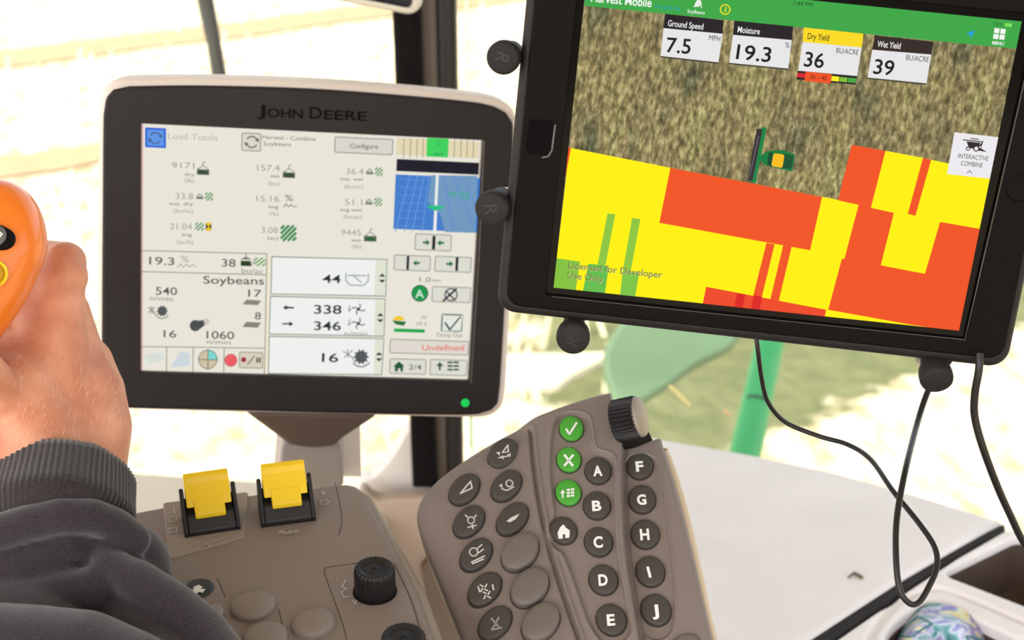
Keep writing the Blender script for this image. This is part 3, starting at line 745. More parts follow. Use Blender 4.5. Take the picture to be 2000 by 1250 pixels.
circ(g, 821, 574, 16.5, (24, 150, 74), .0002); circ(g, 821, 574, 16.5, (20, 90, 50), .00025, 14.5); jt(g, 'A', (812, 583), (829, 583), 16, (210, 236, 214), .01)
jbox(g, 845, 560, 920, 594, BT, BL_, .0001); circ(g, 882, 577, 13, (54, 46, 66), .0003, 10.5); jline(g, (867, 589), (892, 566), (30, 26, 36), .0013); jline(g, (872, 570), (890, 588), (54, 46, 66), .001)
jpoly(g, [(767, 626), (795, 629), (790, 637), (774, 634)], (40, 110, 50)); circ(g, 780, 626, 11, (244, 196, 20), .0003, None, 0, 180, 8)
jt(g, '30', (823, 623), (834, 624), 6, (130, 126, 116)); jt(g, '59.3', (814, 636), (834, 637), 7, (140, 136, 126))
jrect(g, 771, 642, 831, 651, (16, 166, 74), .0002)
jbox(g, 864, 614, 904, 650, (226, 230, 222), (70, 92, 80), .0001, .0002, .0009); jline(g, (871, 632), (880, 645), (44, 60, 52), .0012, .0003); jline(g, (880, 645), (900, 621), (44, 60, 52), .0010, .0003)
jt(g, 'Dump Out', (855, 659), (905, 660), 8, (120, 118, 110))
jbox(g, 763, 662, 917, 696, (222, 216, 206), BL_, .0001); jt(g, 'Undefined', (826, 685), (908, 686), 11, (230, 92, 88), .004)
jbox(g, 763, 700, 834, 733, BT, BL_, .0001); jbox(g, 842, 702, 914, 736, BT, BL_, .0001)
jpoly(g, [(770, 716), (781, 706), (792, 716), (789, 716), (789, 726), (784, 726), (784, 720), (779, 720), (779, 726), (773, 726), (773, 716)], (32, 88, 54)); jt(g, '2/4', (800, 722), (825, 723), 10, (96, 92, 84), .004)
jpoly(g, [(861, 708), (868, 716), (863, 716), (863, 724), (859, 724), (859, 716), (854, 716)], (30, 84, 50))
for k in range(3): jrect(g, 876, 707 + k * 7, 886, 711 + k * 7, (40, 80, 52), .0003); jrect(g, 888, 707 + k * 7, 898, 711 + k * 7, (40, 80, 52), .0003)
g.build('side_buttons', screen)

# neck and pedestal
def jloft(rings, m, name, parent, nseg=6):
    mb = MB(); vs = []; fs = []
    for x0, x1, y, z0, z1, r in rings:
        a, b = J.l(x0, y), J.l(x1, y + (x1 - x0) * .03)
        pr = rrect([(0, z1), (1, z1), (1, z0), (0, z0)], .0001, 1)
        L = b[0] - a[0]; pr = rrect([(0, z1), (L, z1), (L, z0), (0, z0)], r, nseg)
        vs += [(a[0] + u_, a[1] + (b[1] - a[1]) * (u_ / L), v_) for u_, v_ in pr]
    n = len(vs) // len(rings)
    for k in range(len(rings) - 1):
        for i in range(n): fs.append([k * n + i, k * n + (i + 1) % n, (k + 1) * n + (i + 1) % n, (k + 1) * n + i])
    fs.append(list(range(n))); fs.append(list(range((len(rings) - 1) * n, len(rings) * n)))
    mb.add(vs, fs, m, True); return mb.build(name, parent)
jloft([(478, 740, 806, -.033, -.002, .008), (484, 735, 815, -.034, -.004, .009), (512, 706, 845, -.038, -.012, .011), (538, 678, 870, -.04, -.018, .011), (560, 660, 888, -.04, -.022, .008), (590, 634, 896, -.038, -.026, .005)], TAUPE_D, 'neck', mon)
mb = MB(); slab(mb, J.ls(rrect([(549, 897), (668, 893), (676, 990), (541, 990)], 14, 5)), -.07, -.036, .002, mat('pedestal_grey', (150, 140, 134), .55, bump=.2, scale=1400)); mb.build('pedestal', mon)
mb = MB(); slab(mb, J.ls([(526, 1000), (534, 905), (544, 880), (640, 860), (700, 838), (708, 845), (712, 1000)]), -.10, -.071, .0005, WHITEGREY); mb.build('pedestal_cover', mon)

# ------------------------------------------------------------------ tablet in its black case
TQ = [(1144, -46), (1992, 43.5), (1873, 645), (1082.5, 557.4)]
T = panel_from_quad(TQ, .197, .148)
tab = empty('tablet', T.M, 'large tablet in a thick black case showing a yellow and red yield map', 'tablet')
def edge4(l0, l1, b0, b1, r0, r1, t0, t1):
    def X(a, b, c, d):
        (x1, y1), (x2, y2), (x3, y3), (x4, y4) = a, b, c, d
        D = (x1 - x2) * (y3 - y4) - (y1 - y2) * (x3 - x4); p = x1 * y2 - y1 * x2; q = x3 * y4 - y3 * x4
        return ((p * (x3 - x4) - (x1 - x2) * q) / D, (p * (y3 - y4) - (y1 - y2) * q) / D)
    return [X(l0, l1, t0, t1), X(t0, t1, r0, r1), X(r0, r1, b0, b1), X(b0, b1, l0, l1)]
co = edge4((1025.6, 0), (974, 557), (997, 609), (1923, 717.5), (1980, 672), (2040, 375), (1200, -135), (2000, -50))
ci = edge4((1041.6, 0), (992, 557), (1010, 592), (1923, 697), (1964, 672), (2022, 375), (1200, -118), (2000, -33))
oo = edge4((1125, 0), (1069, 557), (1074, 570), (1884, 660), (1884, 660), (1977, 240), (1150, -62), (2000, 28))
mb = MB(); A_ = T.ls(co); slab(mb, rrect(A_, .0095, 8), -.012, .0012, .0040, mat('case_side', (34, 30, 30), .5, bump=.4, scale=1500, spec=.3), 6, True, None)
cs = mb.build('case', tab)
mb = MB(); bl = T.ls(ci); op = T.ls(oo); q = rrect(op, .0012, 3); an = angles(q, rrect(bl, .0075, 6))
frame(mb, radial(rrect(bl, .0075, 8), (0, 0), an), radial(q, (0, 0), an), .0005, .0034, .0012, BLACK, zin=.0002, ri=.0005)
mb.build('case_rim', tab)
RIM_HIGHLIGHT = mat('glossy_black_highlight', (20, 18, 18), .22, spec=.8)
mb = MB(); tube(mb, [(*q_, .0034) for q_ in T.ls([(1080, 573), (1480, 617), (1883, 661), (1930, 452), (1977, 243), (2010, 95)])], .00045, RIM_HIGHLIGHT, 8); mb.build('rim_highlight', tab)  # glossy tube added so the case opening shows a highlight
mb = MB(); mb.flat(ccw(T.ls(oo)), .0014, mat('tablet_glass', (12, 10, 10), .12, spec=.12)); mb.build('glass_border', tab)
# round key press at the right and the slot recess at the left of the case
mb = MB(); c = T.l(1990, 366); lathe(mb, [(.0068, .0034), (.0064, .0040), (.005, .0036), (0, .0034)], BLACK, 28, Matrix.Translation((c[0], c[1], 0))); mb.build('home_key', tab)
REC = mat('slot_black', (7, 5, 6), .8, spec=.1)
mb = MB(); q = rrect(T.ls([(1033, 226), (1084, 232), (1077, 300), (1026, 294)]), .0028, 6)
slab(mb, q, .0030, .0036, .0002, REC); outline_strip(mb, T.ls([(1084, 240), (1078, 288), (1071, 300), (1060, 302)]), .0009, .0038, mat('slot_edge', (88, 84, 84), .35)); mb.build('slot', tab)

def tg(c): return glow(c, .13)
scr = MB()
tm = bpy.data.materials.new('aerial_view'); tm.use_nodes = True; t_ = tm.node_tree; b_ = t_.nodes['Principled BSDF']
b_.inputs['Base Color'].default_value = (.004, .004, .004, 1); b_.inputs['Roughness'].default_value = .13; b_.inputs['Specular IOR Level'].default_value = .06
tc = t_.nodes.new('ShaderNodeTexCoord'); mp = t_.nodes.new('ShaderNodeMapping'); mp.inputs['Scale'].default_value = (1, .42, 1); mp.inputs['Rotation'].default_value = (0, 0, -.03)
n1 = t_.nodes.new('ShaderNodeTexNoise'); n1.inputs['Scale'].default_value = 500; n1.inputs['Detail'].default_value = 5; n1.inputs['Roughness'].default_value = .62
n2 = t_.nodes.new('ShaderNodeTexNoise'); n2.inputs['Scale'].default_value = 38; n2.inputs['Detail'].default_value = 3
mp2 = t_.nodes.new('ShaderNodeMapping'); mp2.inputs['Scale'].default_value = (1.6, .5, 1)
r1 = t_.nodes.new('ShaderNodeValToRGB')
for e_, (p_, c_) in zip(r1.color_ramp.elements, ((.32, (88, 84, 60)), (.68, (206, 200, 154)))): e_.position = p_; e_.color = (*lin(c_), 1)
e_ = r1.color_ramp.elements.new(.5); e_.color = (*lin((146, 140, 102)), 1)
r2 = t_.nodes.new('ShaderNodeValToRGB')
for e_, (p_, c_) in zip(r2.color_ramp.elements, ((.34, (176, 184, 180)), (.66, (255, 252, 226)))): e_.position = p_; e_.color = (*lin(c_), 1)
e_ = r2.color_ramp.elements.new(.5); e_.color = (*lin((246, 232, 216)), 1)
mx = t_.nodes.new('ShaderNodeMix'); mx.data_type = 'RGBA'; mx.blend_type = 'MULTIPLY'; mx.inputs['Factor'].default_value = 1
t_.links.new(tc.outputs['Object'], mp.inputs[0]); t_.links.new(mp.outputs[0], n1.inputs['Vector']); t_.links.new(tc.outputs['Object'], mp2.inputs[0]); t_.links.new(mp2.outputs[0], n2.inputs['Vector'])
t_.links.new(n1.outputs[0], r1.inputs[0]); t_.links.new(n2.outputs[0], r2.inputs[0]); t_.links.new(r1.outputs[0], mx.inputs['A']); t_.links.new(r2.outputs[0], mx.inputs['B'])
t_.links.new(mx.outputs['Result'], b_.inputs['Emission Color']); b_.inputs['Emission Strength'].default_value = 1.0
scr.flat([(-.0985, -.074), (.0985, -.074), (.0985, .074), (-.0985, .074)], .0017, tm)
tscr = scr.build('screen', tab)
def clip(pts):
    """keep a measured shape inside the lit screen"""
    def cut(p, f):
        out = []
        for i in range(len(p)):
            a, b = p[i - 1], p[i]; fa, fb = f(a), f(b)
            if (fa >= 0) != (fb >= 0): t = fa / (fa - fb); out.append((a[0] + (b[0] - a[0]) * t, a[1] + (b[1] - a[1]) * t))
            if fb >= 0: out.append(b)
        return out
    for f in (lambda p: p[0] + .0985, lambda p: .0985 - p[0], lambda p: p[1] + .074, lambda p: .074 - p[1]): pts = cut(pts, f)
    return pts
def tpoly(mb, pts, c, z): 
    q = clip(ccw(T.ls(pts)))
    if len(q) > 2: mb.flat(q, z, tg(c))
def tt(mb, s_, a, b, cap, c, z=.0026, bold=0.0): text(mb, T, s_, a, b, cap, tg(c), z, bold)
YEL, RED, DRED = (255, 240, 0), (242, 82, 34), (222, 32, 34)
g = MB()
tpoly(g, [(1112, 285), (1309, 325), (1605, 383), (1640, 390), (1700, 405), (1728, 294), (1800, 308), (1849, 319), (1960, 342), (1880, 660), (1873, 646), (1082, 558)], YEL, .0018)
tpoly(g, [(1309, 325), (1605, 383), (1582, 487), (1288, 432)], RED, .0019)
tpoly(g, [(1662, 282), (1728, 294), (1700, 405), (1745, 415), (1720, 517), (1806, 534), (1835, 433), (1930, 450), (1890, 660), (1873, 648), (1780, 633), (1618, 603), (1644, 504), (1649, 504), (1676, 399), (1636, 390)], RED, .0019)
tpoly(g, [(1801, 308), (1817, 312), (1787, 421), (1772, 417)], RED, .0019)
tpoly(g, [(1497, 472), (1513, 475), (1488, 580), (1471, 578)], RED, .0019); tpoly(g, [(1529.6, 477), (1546, 480), (1521, 588), (1504.5, 585)], RED, .0019)
tpoly(g, [(1380, 557), (1614, 603), (1610, 622), (1372, 596)], (238, 72, 38), .0020)
for q in ([(1440, 569), (1456, 572), (1450, 604), (1434, 602)], [(1473, 574), (1489, 577), (1483, 610), (1466, 608)]): tpoly(g, q, DRED, .0021)
G1, G2 = (140, 198, 64), (98, 190, 76)
tpoly(g, [(1187, 413), (1202, 415), (1183, 516), (1168, 513)], G1, .0019); tpoly(g, [(1235, 422), (1251, 425), (1232, 530), (1217, 527)], G1, .0019)
tpoly(g, [(1217, 526), (1249, 530), (1241, 580), (1212, 577)], (124, 196, 72), .0020); tpoly(g, [(1088, 500), (1134, 507), (1125, 566), (1080, 560)], (130, 194, 62), .0019); tpoly(g, [(1150, 511), (1190, 516), (1182, 574), (1139, 568)], G2, .0019)
tpoly(g, [(1110, 283), (1115, 286), (1104, 345), (1098, 345)], RED, .0021)
for s_, a, b in (('Licensed for Developer', (1111, 519), (1293, 539)), ('Use Only', (1109, 538), (1178, 547))):
    tt(g, s_, (a[0] + 1, a[1] + 1), (b[0] + 1, b[1] + 1), 13, (206, 212, 150), .0022); tt(g, s_, a, b, 13, (112, 116, 60), .0023)
g.build('yield_map', tscr)
g = MB()
tpoly(g, [(1144, -60), (2010, 30), (1982, 97), (1139, 8.5)], (62, 168, 72), .0018)
tt(g, 'Harvest Mobile', (1152, 0), (1270, 11.5), 17, (240, 244, 238), .0024, .02)
tt(g, 'MY DATA ON', (1277, 14), (1325, 19), 7, (40, 150, 190), .0024)
tpoly(g, [(1352, 12), (1358, 0), (1364, -6), (1367, 4), (1364, 11)], (236, 240, 232), .0024); tpoly(g, [(1365, 0), (1367, 0), (1369, 14), (1367, 14)], (236, 240, 232), .0024)
tt(g, 'SoyBeans', (1340, 23), (1374, 26.5), 7, (232, 240, 230), .0024, .01)
for r_1, r_0 in ((10.5, 8),):
    n = 28; o1 = ellipse(1414, 17, r_1, r_1); o2 = ellipse(1414, 17, r_0, r_0)
    for k in range(len(o1)): j = (k + 1) % len(o1); tpoly(g, [o1[k], o1[j], o2[j], o2[k]], (230, 222, 30), .0024)
tt(g, 'i', (1412.5, 22), (1415.5, 22.3), 11, (230, 222, 30), .0024, .02)
tt(g, '1:49 PM', (1547, 9), (1584, 12.5), 8, (24, 60, 30), .0024)
tt(g, '76%', (1935, 51), (1954, 53), 7, (30, 110, 46), .0024); tpoly(g, [(1959, 46), (1973, 47.5), (1972, 54), (1958, 52.5)], (120, 226, 90), .0024); tpoly(g, [(1974, 49), (1976, 49.2), (1975.6, 52.5), (1973.6, 52.3)], (40, 110, 50), .0024)
tpoly(g, [(1901, 59.5), (1893, 75), (1890, 68), (1882, 66.5)], (40, 160, 224), .0024)
for x, y in ((1938.5, 55.5), (1950.5, 57), (1936.8, 67), (1948.8, 68.3)): tpoly(g, [(x, y), (x + 10, y + 1.2), (x + 8.6, y + 10.7), (x - 1.3, y + 9.5)], (244, 248, 244), .0024)
tt(g, 'MENU', (1933.5, 87.5), (1956, 90), 7, (240, 246, 240), .0024, .02)
g.build('title_bar', tscr)
def tile(hd, wq, head, hp, hc, tc_, val, vp, unit, up_, name):
    g = MB(); tpoly(g, hd, hc, .0019); tpoly(g, wq, (231, 230, 232), .0020)
    tpoly(g, [wq[3], wq[2], (wq[2][0], wq[2][1] + 3), (wq[3][0], wq[3][1] + 3)], (70, 66, 52), .00185)
    tt(g, head, *hp, 12, tc_, .0024, .012); tt(g, val, *vp, 29, (28, 26, 30), .0024, .012)
    if unit: tt(g, unit, *up_, 10.5, (52, 50, 54), .0024)
    return g
g = tile([(1297, 25), (1411, 38), (1409.5, 65), (1294, 53)], [(1294, 52.8), (1409.6, 64.5), (1401.6, 120), (1288.6, 107)], 'Ground Speed', ((1302, 48.5), (1371, 56)), (38, 33, 38), (238, 238, 238), '7.5', ((1299, 99), (1346, 103)), 'MPH', ((1382, 76.5), (1404, 79)), 'a'); g.build('readout_tile', tscr)
g = tile([(1432, 39), (1547, 51), (1544, 78), (1429.4, 67)], [(1429.4, 66.6), (1544, 77.4), (1537.6, 132.8), (1422.4, 121)], 'Moisture', ((1438, 61.5), (1481, 66)), (38, 33, 38), (238, 238, 238), '19.3', ((1435, 113), (1502, 120)), '%', ((1530, 91), (1539, 92.5)), 'b'); g.build('readout_tile', tscr)
g = tile([(1567.6, 53), (1683.7, 65.8), (1680.5, 92.5), (1565, 81)], [(1565, 81), (1680.5, 92.5), (1671.8, 148), (1557, 137)], 'Dry Yield', ((1574, 75), (1616, 79)), (252, 218, 34), (60, 52, 20), '36', ((1567, 128), (1605, 132)), 'BU/ACRE', ((1630, 102.5), (1673, 107)), 'c')
tpoly(g, [(1555.5, 137.5), (1671.5, 148.5), (1669, 165), (1553.5, 154)], (44, 40, 38), .0021)
for a, b, c in (((1555, 141), (1571, 151), (216, 36, 52)), ((1622, 147.5), (1637, 158.5), (250, 236, 30)), ((1638, 149.5), (1653, 160), (128, 192, 58)), ((1654.5, 151), (1670, 161.5), (70, 166, 66))):
    tpoly(g, [a, (b[0], a[1] + 1.6), (b[0] - 1, b[1]), (a[0] - 1, b[1] - 1.6)], c, .0022)
tpoly(g, [(1571.5, 138.5), (1622, 144), (1620, 162.5), (1569, 157)], (240, 84, 36), .0022); tt(g, '26 - 40', (1579, 152.5), (1612, 156), 8.5, (96, 28, 20), .0025); g.build('readout_tile', tscr)
g = tile([(1706, 69), (1820.5, 82), (1816, 108), (1701, 97)], [(1701, 97), (1816, 107), (1807, 163), (1692, 151)], 'Wet Yield', ((1710, 91), (1755, 95.5)), (54, 42, 40), (240, 240, 240), '39', ((1702, 143), (1741, 147)), 'BU/ACRE', ((1766, 117), (1810, 121.5)), 'd'); g.build('readout_tile', tscr)
g = MB()
tpoly(g, [(1862, 258.4), (1960, 270), (1945, 350.5), (1848, 340)], (236, 234, 238), .0020)
IC = (44, 38, 40)
tpoly(g, [(1885, 276), (1912, 279), (1909, 292), (1890, 289)], IC, .0024); tpoly(g, [(1878, 272), (1916, 276), (1915, 278), (1878, 274)], IC, .0024); tpoly(g, [(1893, 269.5), (1909, 271.3), (1908.7, 273), (1892.7, 271.2)], IC, .0024)
tpoly(g, [(1911, 283), (1918, 274), (1918, 276), (1913, 290)], IC, .0024)
tpoly(g, [(1908, 288), (1914, 290), (1925, 297), (1908, 294)], IC, .0024)
for x, y, r1_, r0_ in ((1888, 290, 4.2, 2.4), (1904, 290, 6, 3.8)):
    o1 = ellipse(x, y, r1_, r1_, n=20); o2 = ellipse(x, y, r0_, r0_, n=20)
    tpoly(g, o1, IC, .0025); tpoly(g, o2, (236, 234, 238), .0026)
tt(g, 'INTERACTIVE', (1868, 308), (1927, 314), 9, (60, 56, 58), .0024); tt(g, 'COMBINE', (1873.5, 322.5), (1916, 327), 9, (60, 56, 58), .0024)
for q in ([(1886, 337.5), (1891.5, 332), (1892, 333.5), (1887, 338.5)], [(1897, 338.7), (1891.5, 332), (1891, 333.5), (1896, 339.5)]): tpoly(g, q, (80, 76, 78), .0024)
g.build('combine_button', tscr)
g = MB()
tpoly(g, [(1477, 249), (1488, 250), (1469, 350), (1459, 349)], (52, 46, 52), .0024); tpoly(g, [(1486, 246.5), (1496, 248), (1475, 355), (1466, 354), (1485, 256)], (12, 132, 66), .0023)
tpoly(g, [(1479, 263), (1482, 263.4), (1464, 345), (1461, 344.6)], (90, 84, 92), .0025)
tpoly(g, [(1478, 306), (1499, 293), (1528, 291), (1552, 300), (1546, 333), (1494, 321)], (10, 124, 62), .0023); tpoly(g, [(1528, 298), (1549, 302), (1544, 328), (1524, 326)], (12, 82, 46), .0024)
tpoly(g, [(1500, 297), (1508, 294), (1506, 323), (1497, 320)], (8, 72, 40), .0024)
tpoly(g, rrect([(1510, 297), (1531, 300), (1527, 326), (1505, 322)], 4, 4), (250, 190, 30), .0025)
g.build('combine_icon', tscr)

# ------------------------------------------------------------------ clamp that holds the tablet: arms ending in rubber caps
mnt = empty('tablet_clamp', T.M, 'black spring clamp behind the tablet with round rubber capped fingers', 'tablet clamp')
mb = MB(); slab(mb, rrect([(-.03, .02), (.03, .02), (.03, -.02), (-.03, -.02)], .008, 6), -.026, -.0165, .002, BLACK_S); mb.build('plate', mnt)
mb = MB(); tube(mb, [(0, 0, -.024), (0, .002, -.045), (.004, .03, -.06), (.02, .25, -.075), (.03, .75, -.075)], .011, BLACK_S, 16); mb.build('mount_arm', mnt)
METAL = mat('brushed_metal', (205, 200, 196), .35, metal=.6)
pegs = [((982, 108), 33, (1.0, .1)), ((962, 401), 34, (1.0, .15)), ((1121, 654), 33, (.0, 1.0)), ((1828, 737), 33, (-.45, 1.0)), ((2075, 240), 33, (-1, .0))]
for i, ((px, py), rp, dv) in enumerate(pegs):
    c = Vector((*T.l(px, py), 0)); r = rp * T.mm(px, py)
    e = Vector((dv[0], dv[1], 0)).normalized()           # towards the tablet
    base = c + e * .006; tip_z = .0045
    ax = Vector((-e.x * .12, -e.y * (.5 if i == 3 else .12), 1)).normalized()
    cap_c = Vector((c.x, c.y, tip_z)); 
    Mx = Matrix.Translation(cap_c) @ ax.to_track_quat('Z', 'Y').to_matrix().to_4x4()
    inner_p = Vector((-.026 if c.x < 0 else .026, .016 if c.y > 0 else -.016, -.021))
    root_p = Vector((c.x, c.y, -.021)) + e * .001
    mb = MB(); tube(mb, [inner_p, inner_p.lerp(root_p, .5) + Vector((0, 0, -.002)), root_p, root_p + Vector((0, 0, .004))], [.0045, .0045, .0042, .0042], METAL, 12); arm = mb.build('finger', mnt)
    mb = MB(); lathe(mb, [(0, -.024), (r * .62, -.0245), (r * .66, -.016), (r * .74, -.011), (r * .95, -.007), (r, -.004), (r, -.001), (r * .94, .0008), (r * .8, .0014), (0, .0016)], RUBBER, 32, Mx); capo = mb.build('rubber_cap', arm)
    if i < 4:
        mb = MB(); vs, fs = text_poly('R', .0); sc_ = r * 1.1; rot = Matrix.Rotation((-.35, .12, 1.2, .6)[i], 4, 'Z')
        mb.add([Mx @ rot @ Vector(((x - .35) * sc_, (y - .35) * sc_, .00175)) for x, y in vs], fs, mat('cap_mark', (38, 36, 36), .5)); mb.build('cap_emblem', arm)

# ------------------------------------------------------------------ cables
def cable(pts, r0, r1, label):
    q = spline([at(*p) for p in pts], 8); n = len(q)
    mb = MB(); tube(mb, q, [r0 + (r1 - r0) * k / (n - 1) for k in range(n)], CABLE, 12)
    return tag(mb.build('cable', recenter=True), label, 'cable')
td = (T.o - CAM).dot(FW)
cable([(1474, 640, td + .06), (1480, 680, td + .06), (1487, 735, td + .07), (1500, 785, td + .08), (1535, 825, td + .09), (1600, 852, td + .09), (1655, 868, td + .08), (1700, 897, td + .06), (1745, 960, td + .03), (1795, 1022, td + .01), (1826, 1070, td), (1829, 1110, td - .005), (1812, 1150, td - .01), (1795, 1176, td - .012),
       (1776, 1178, td - .014), (1757, 1150, td - .014), (1750, 1085, td - .01), (1752, 1010, td), (1768, 920, td + .015), (1792, 825, .728), (1812, 765, .740), (1834, 728, .742), (1853, 706, .735), (1870, 680, .726)], .0012, .0016, 'black cable hanging in a long loop below the tablet')
mb = MB(); m_ = mat('dark_chaff', (120, 104, 90), .9); q = [on_z(x, y, LZ + .0012) for x, y in ((1656, 1128), (1668, 1119), (1684, 1128))]
tube(mb, [q[0], q[1], q[2]], [.0006, .0012, .0016], m_, 6); tube(mb, [q[1], on_z(1676, 1122, LZ + .0012)], [.0012, .0009], m_, 6)
tag(mb.build('chaff', recenter=True), 'tiny dark bit of chaff lying on the cream side ledge', 'chaff')
cable([(1913, 690, td + .015), (1912, 722, td + .015), (1904, 770, td + .02), (1904, 815, td + .025), (1920, 875, td + .03), (1948, 950, td + .04), (1975, 1010, td + .05), (2003, 1066, td + .06), (2060, 1150, td + .08)], .0019, .0019, 'black cable running down from the tablet corner into the storage tray')

# ------------------------------------------------------------------ side console: cream ledge, seam, storage panel
L_ = Panel(B1, sd_, Vector((0, 0, 1)))
side = empty('side_console', L_.M, 'cream side console ledge under the window with storage tray and cup recess', 'side console')
lp = [(1080, 815), (1300, 857), (1466, 886), (1642, 923), (1788, 964), (1957, 1016), (1860, 1070), (1752, 1133), (1590, 1238), (1390, 1370), (1080, 1370)]
mb = MB(); slab(mb, L_.ls(lp), -.05, 0, .005, LEDGE, 5); mb.build('ledge_panel', side)
mb = MB(); sm = [(1963, 1014), (1965, 1024), (1868, 1080), (1765, 1147), (1606, 1256), (1400, 1395), (1375, 1370), (1575, 1240), (1745, 1127), (1855, 1066)]
slab(mb, L_.ls(sm), -.06, -.004, .001, mat('seam_rubber', (26, 19, 16), .8)); mb.build('seam', side)
trayp = rrect(L_.ls([(1842, 1113), (1990, 1040), (2150, 1096), (2150, 1235), (2000, 1182)]), [.010, .012, .012, .012, .05], 6)
trayp = rrect(L_.ls([(1836, 1116), (1992, 1040), (2150, 1096), (2150, 1236)]), [.010, .012, .012, .012], 6)
cup_o = L_.ls(spline([(1692, 1265), (1702, 1215), (1742, 1170), (1798, 1146), (1834, 1141), (1875, 1152), (2000, 1205), (2110, 1262), (2110, 1420), (1760, 1420)], 5, True))
cup_i = L_.ls(spline([(1736, 1260), (1734, 1228), (1760, 1199), (1803, 1173), (1828, 1169), (1868, 1183), (1985, 1240), (2075, 1290), (2050, 1385), (1810, 1385)], 5, True))
def hs_(X, Y):
    Z = np.zeros(X.shape)
    d, _, _ = seg_dist(X, Y, cup_o, True); sgn = np.where(inside(X, Y, cup_o), d, -d); Z -= .0045 * sstep(-.001, .003, sgn) * (1 - sstep(.006, .010, sgn))
    return Z
pan = L_.ls([(1610, 1262), (1768, 1153), (1870, 1086), (1968, 1030), (2150, 1088), (2200, 1300), (2200, 1500), (1500, 1500), (1410, 1400)])
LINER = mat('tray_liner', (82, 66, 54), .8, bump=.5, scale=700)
Pz = Matrix.Translation((0, 0, -.001))
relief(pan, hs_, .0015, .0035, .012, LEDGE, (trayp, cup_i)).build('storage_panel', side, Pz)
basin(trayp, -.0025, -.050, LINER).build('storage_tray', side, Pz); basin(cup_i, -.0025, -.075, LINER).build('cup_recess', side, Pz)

# ------------------------------------------------------------------ printed can in the cup recess
def can():
    C_ = L_
    c = on_z(1820, 1336, LZ - .03); r = .033; ax = (RT * -.40 + UP * -.30 - FW * .86).normalized()
    M = Matrix.Translation(c) @ ax.to_track_quat('Z', 'Y').to_matrix().to_4x4()
    root = empty('drink_can', M, 'colourful printed drink can tilted in the cup recess at the lower right', 'can')
    m = bpy.data.materials.new('can_print'); m.use_nodes = True; t = m.node_tree; b = t.nodes['Principled BSDF']; b.inputs['Roughness'].default_value = .3; b.inputs['Metallic'].default_value = .25
    tc = t.nodes.new('ShaderNodeTexCoord'); n = t.nodes.new('ShaderNodeTexNoise'); n.inputs['Scale'].default_value = 42; n.inputs['Detail'].default_value = 2; n.inputs['Distortion'].default_value = 1.2
    r_ = t.nodes.new('ShaderNodeValToRGB'); cr = r_.color_ramp; cr.interpolation = 'EASE'
    for p_, c_ in ((.28, (34, 40, 74)), (.38, (60, 150, 150)), (.46, (206, 206, 220)), (.54, (122, 112, 186)), (.62, (228, 224, 190)), (.72, (226, 196, 90))):
        e = cr.elements.new(p_); e.color = (*lin(c_), 1)
    cr.elements.remove(cr.elements[0]); cr.elements.remove(cr.elements[-1])
    t.links.new(tc.outputs['Object'], n.inputs['Vector']); t.links.new(n.outputs[0], r_.inputs[0]); t.links.new(r_.outputs[0], b.inputs['Base Color'])
    mb = MB(); lathe(mb, [(0, -.066), (r * .8, -.066), (r, -.060), (r, -.004), (r * .98, 0)], m, 48); mb.build('can_body', root)
    mb = MB(); lathe(mb, [(r * .98, 0), (r, .0012), (r * .97, .0024), (r * .93, .0016), (r * .92, -.003)], mat('can_rim', (240, 170, 70), .3, metal=.4), 48); mb.build('can_rim', root)
    mb = MB(); lathe(mb, [(r * .93, -.002), (r * .91, -.012), (0, -.012)], mat('can_inside', (58, 46, 38), .5), 40); mb.build('can_inside', root)
    # ring and diamond motif on the print
    tm_ = mat('teal_print', (40, 130, 130), .4)
    for ca in (0.6, 2.2, 3.8, 5.4):
        pts = []
        for k in range(25):
            u_ = (k % 24) / 6; q = int(u_); u_ -= q
            aa = math.cos(q * PI / 2) * (1 - u_) + math.cos((q + 1) * PI / 2) * u_; zz = math.sin(q * PI / 2) * (1 - u_) + math.sin((q + 1) * PI / 2) * u_
            th = ca + aa * .42; pts.append((r * 1.002 * math.cos(th), r * 1.002 * math.sin(th), zz * .016 - .028))
        mb = MB(); tube(mb, pts, .0007, tm_, 6); mb.build('can_motif', root)
can()

# ------------------------------------------------------------------ armrest console
nC = (Vector((0, -math.sin(math.radians(7)), math.cos(math.radians(7)))) + RT * 0.02).normalized()
oC = at(730, 1145, .715)
tmp = Panel(oC, RT, nC)
a, b = Vector(tmp.l(362, 1052)), Vector(tmp.l(617, 1019))
xd = tmp.x * (b - a).x + tmp.y * (b - a).y
K = Panel(oC, xd, nC)
arm = empty('armrest_console', K.M, 'taupe armrest control console with yellow lever switches and black knobs', 'control console')
top_px = [(120, 1010), (255, 988), (362, 968), (545, 946), (690, 930), (728, 955), (800, 1078), (838, 1150), (868, 1235), (890, 1330), (890, 1500), (120, 1500)]
tp = K.ls(top_px); tpr = rrect(ccw(tp), .0075, 6)
mb = MB(); slab(mb, rrect(inset(ccw(tp), .0055), .0045, 6), -.03, 0, .0035, TAUPE, 6); mb.build('top_cover', arm)
mb = MB(); slab(mb, ccw(tpr), -.10, -.0035, .005, mat('console_side', (150, 136, 122), .5, bump=.2, scale=1400), 6); mb.build('console_body', arm)
low = K.ls([(120, 1060), (700, 980), (760, 1010), (850, 1150), (905, 1260), (930, 1500), (120, 1500)])
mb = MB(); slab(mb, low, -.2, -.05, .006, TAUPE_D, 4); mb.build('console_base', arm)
mb = MB(); slab(mb, rrect(K.ls([(318, 984), (485, 962), (478, 1050), (330, 1094)]), .002, 4), 0, .0007, .0005, mat('switch_plate', (150, 138, 126), .55, bump=.2, scale=1400)); mb.build('switch_plate', arm)
mb = MB()
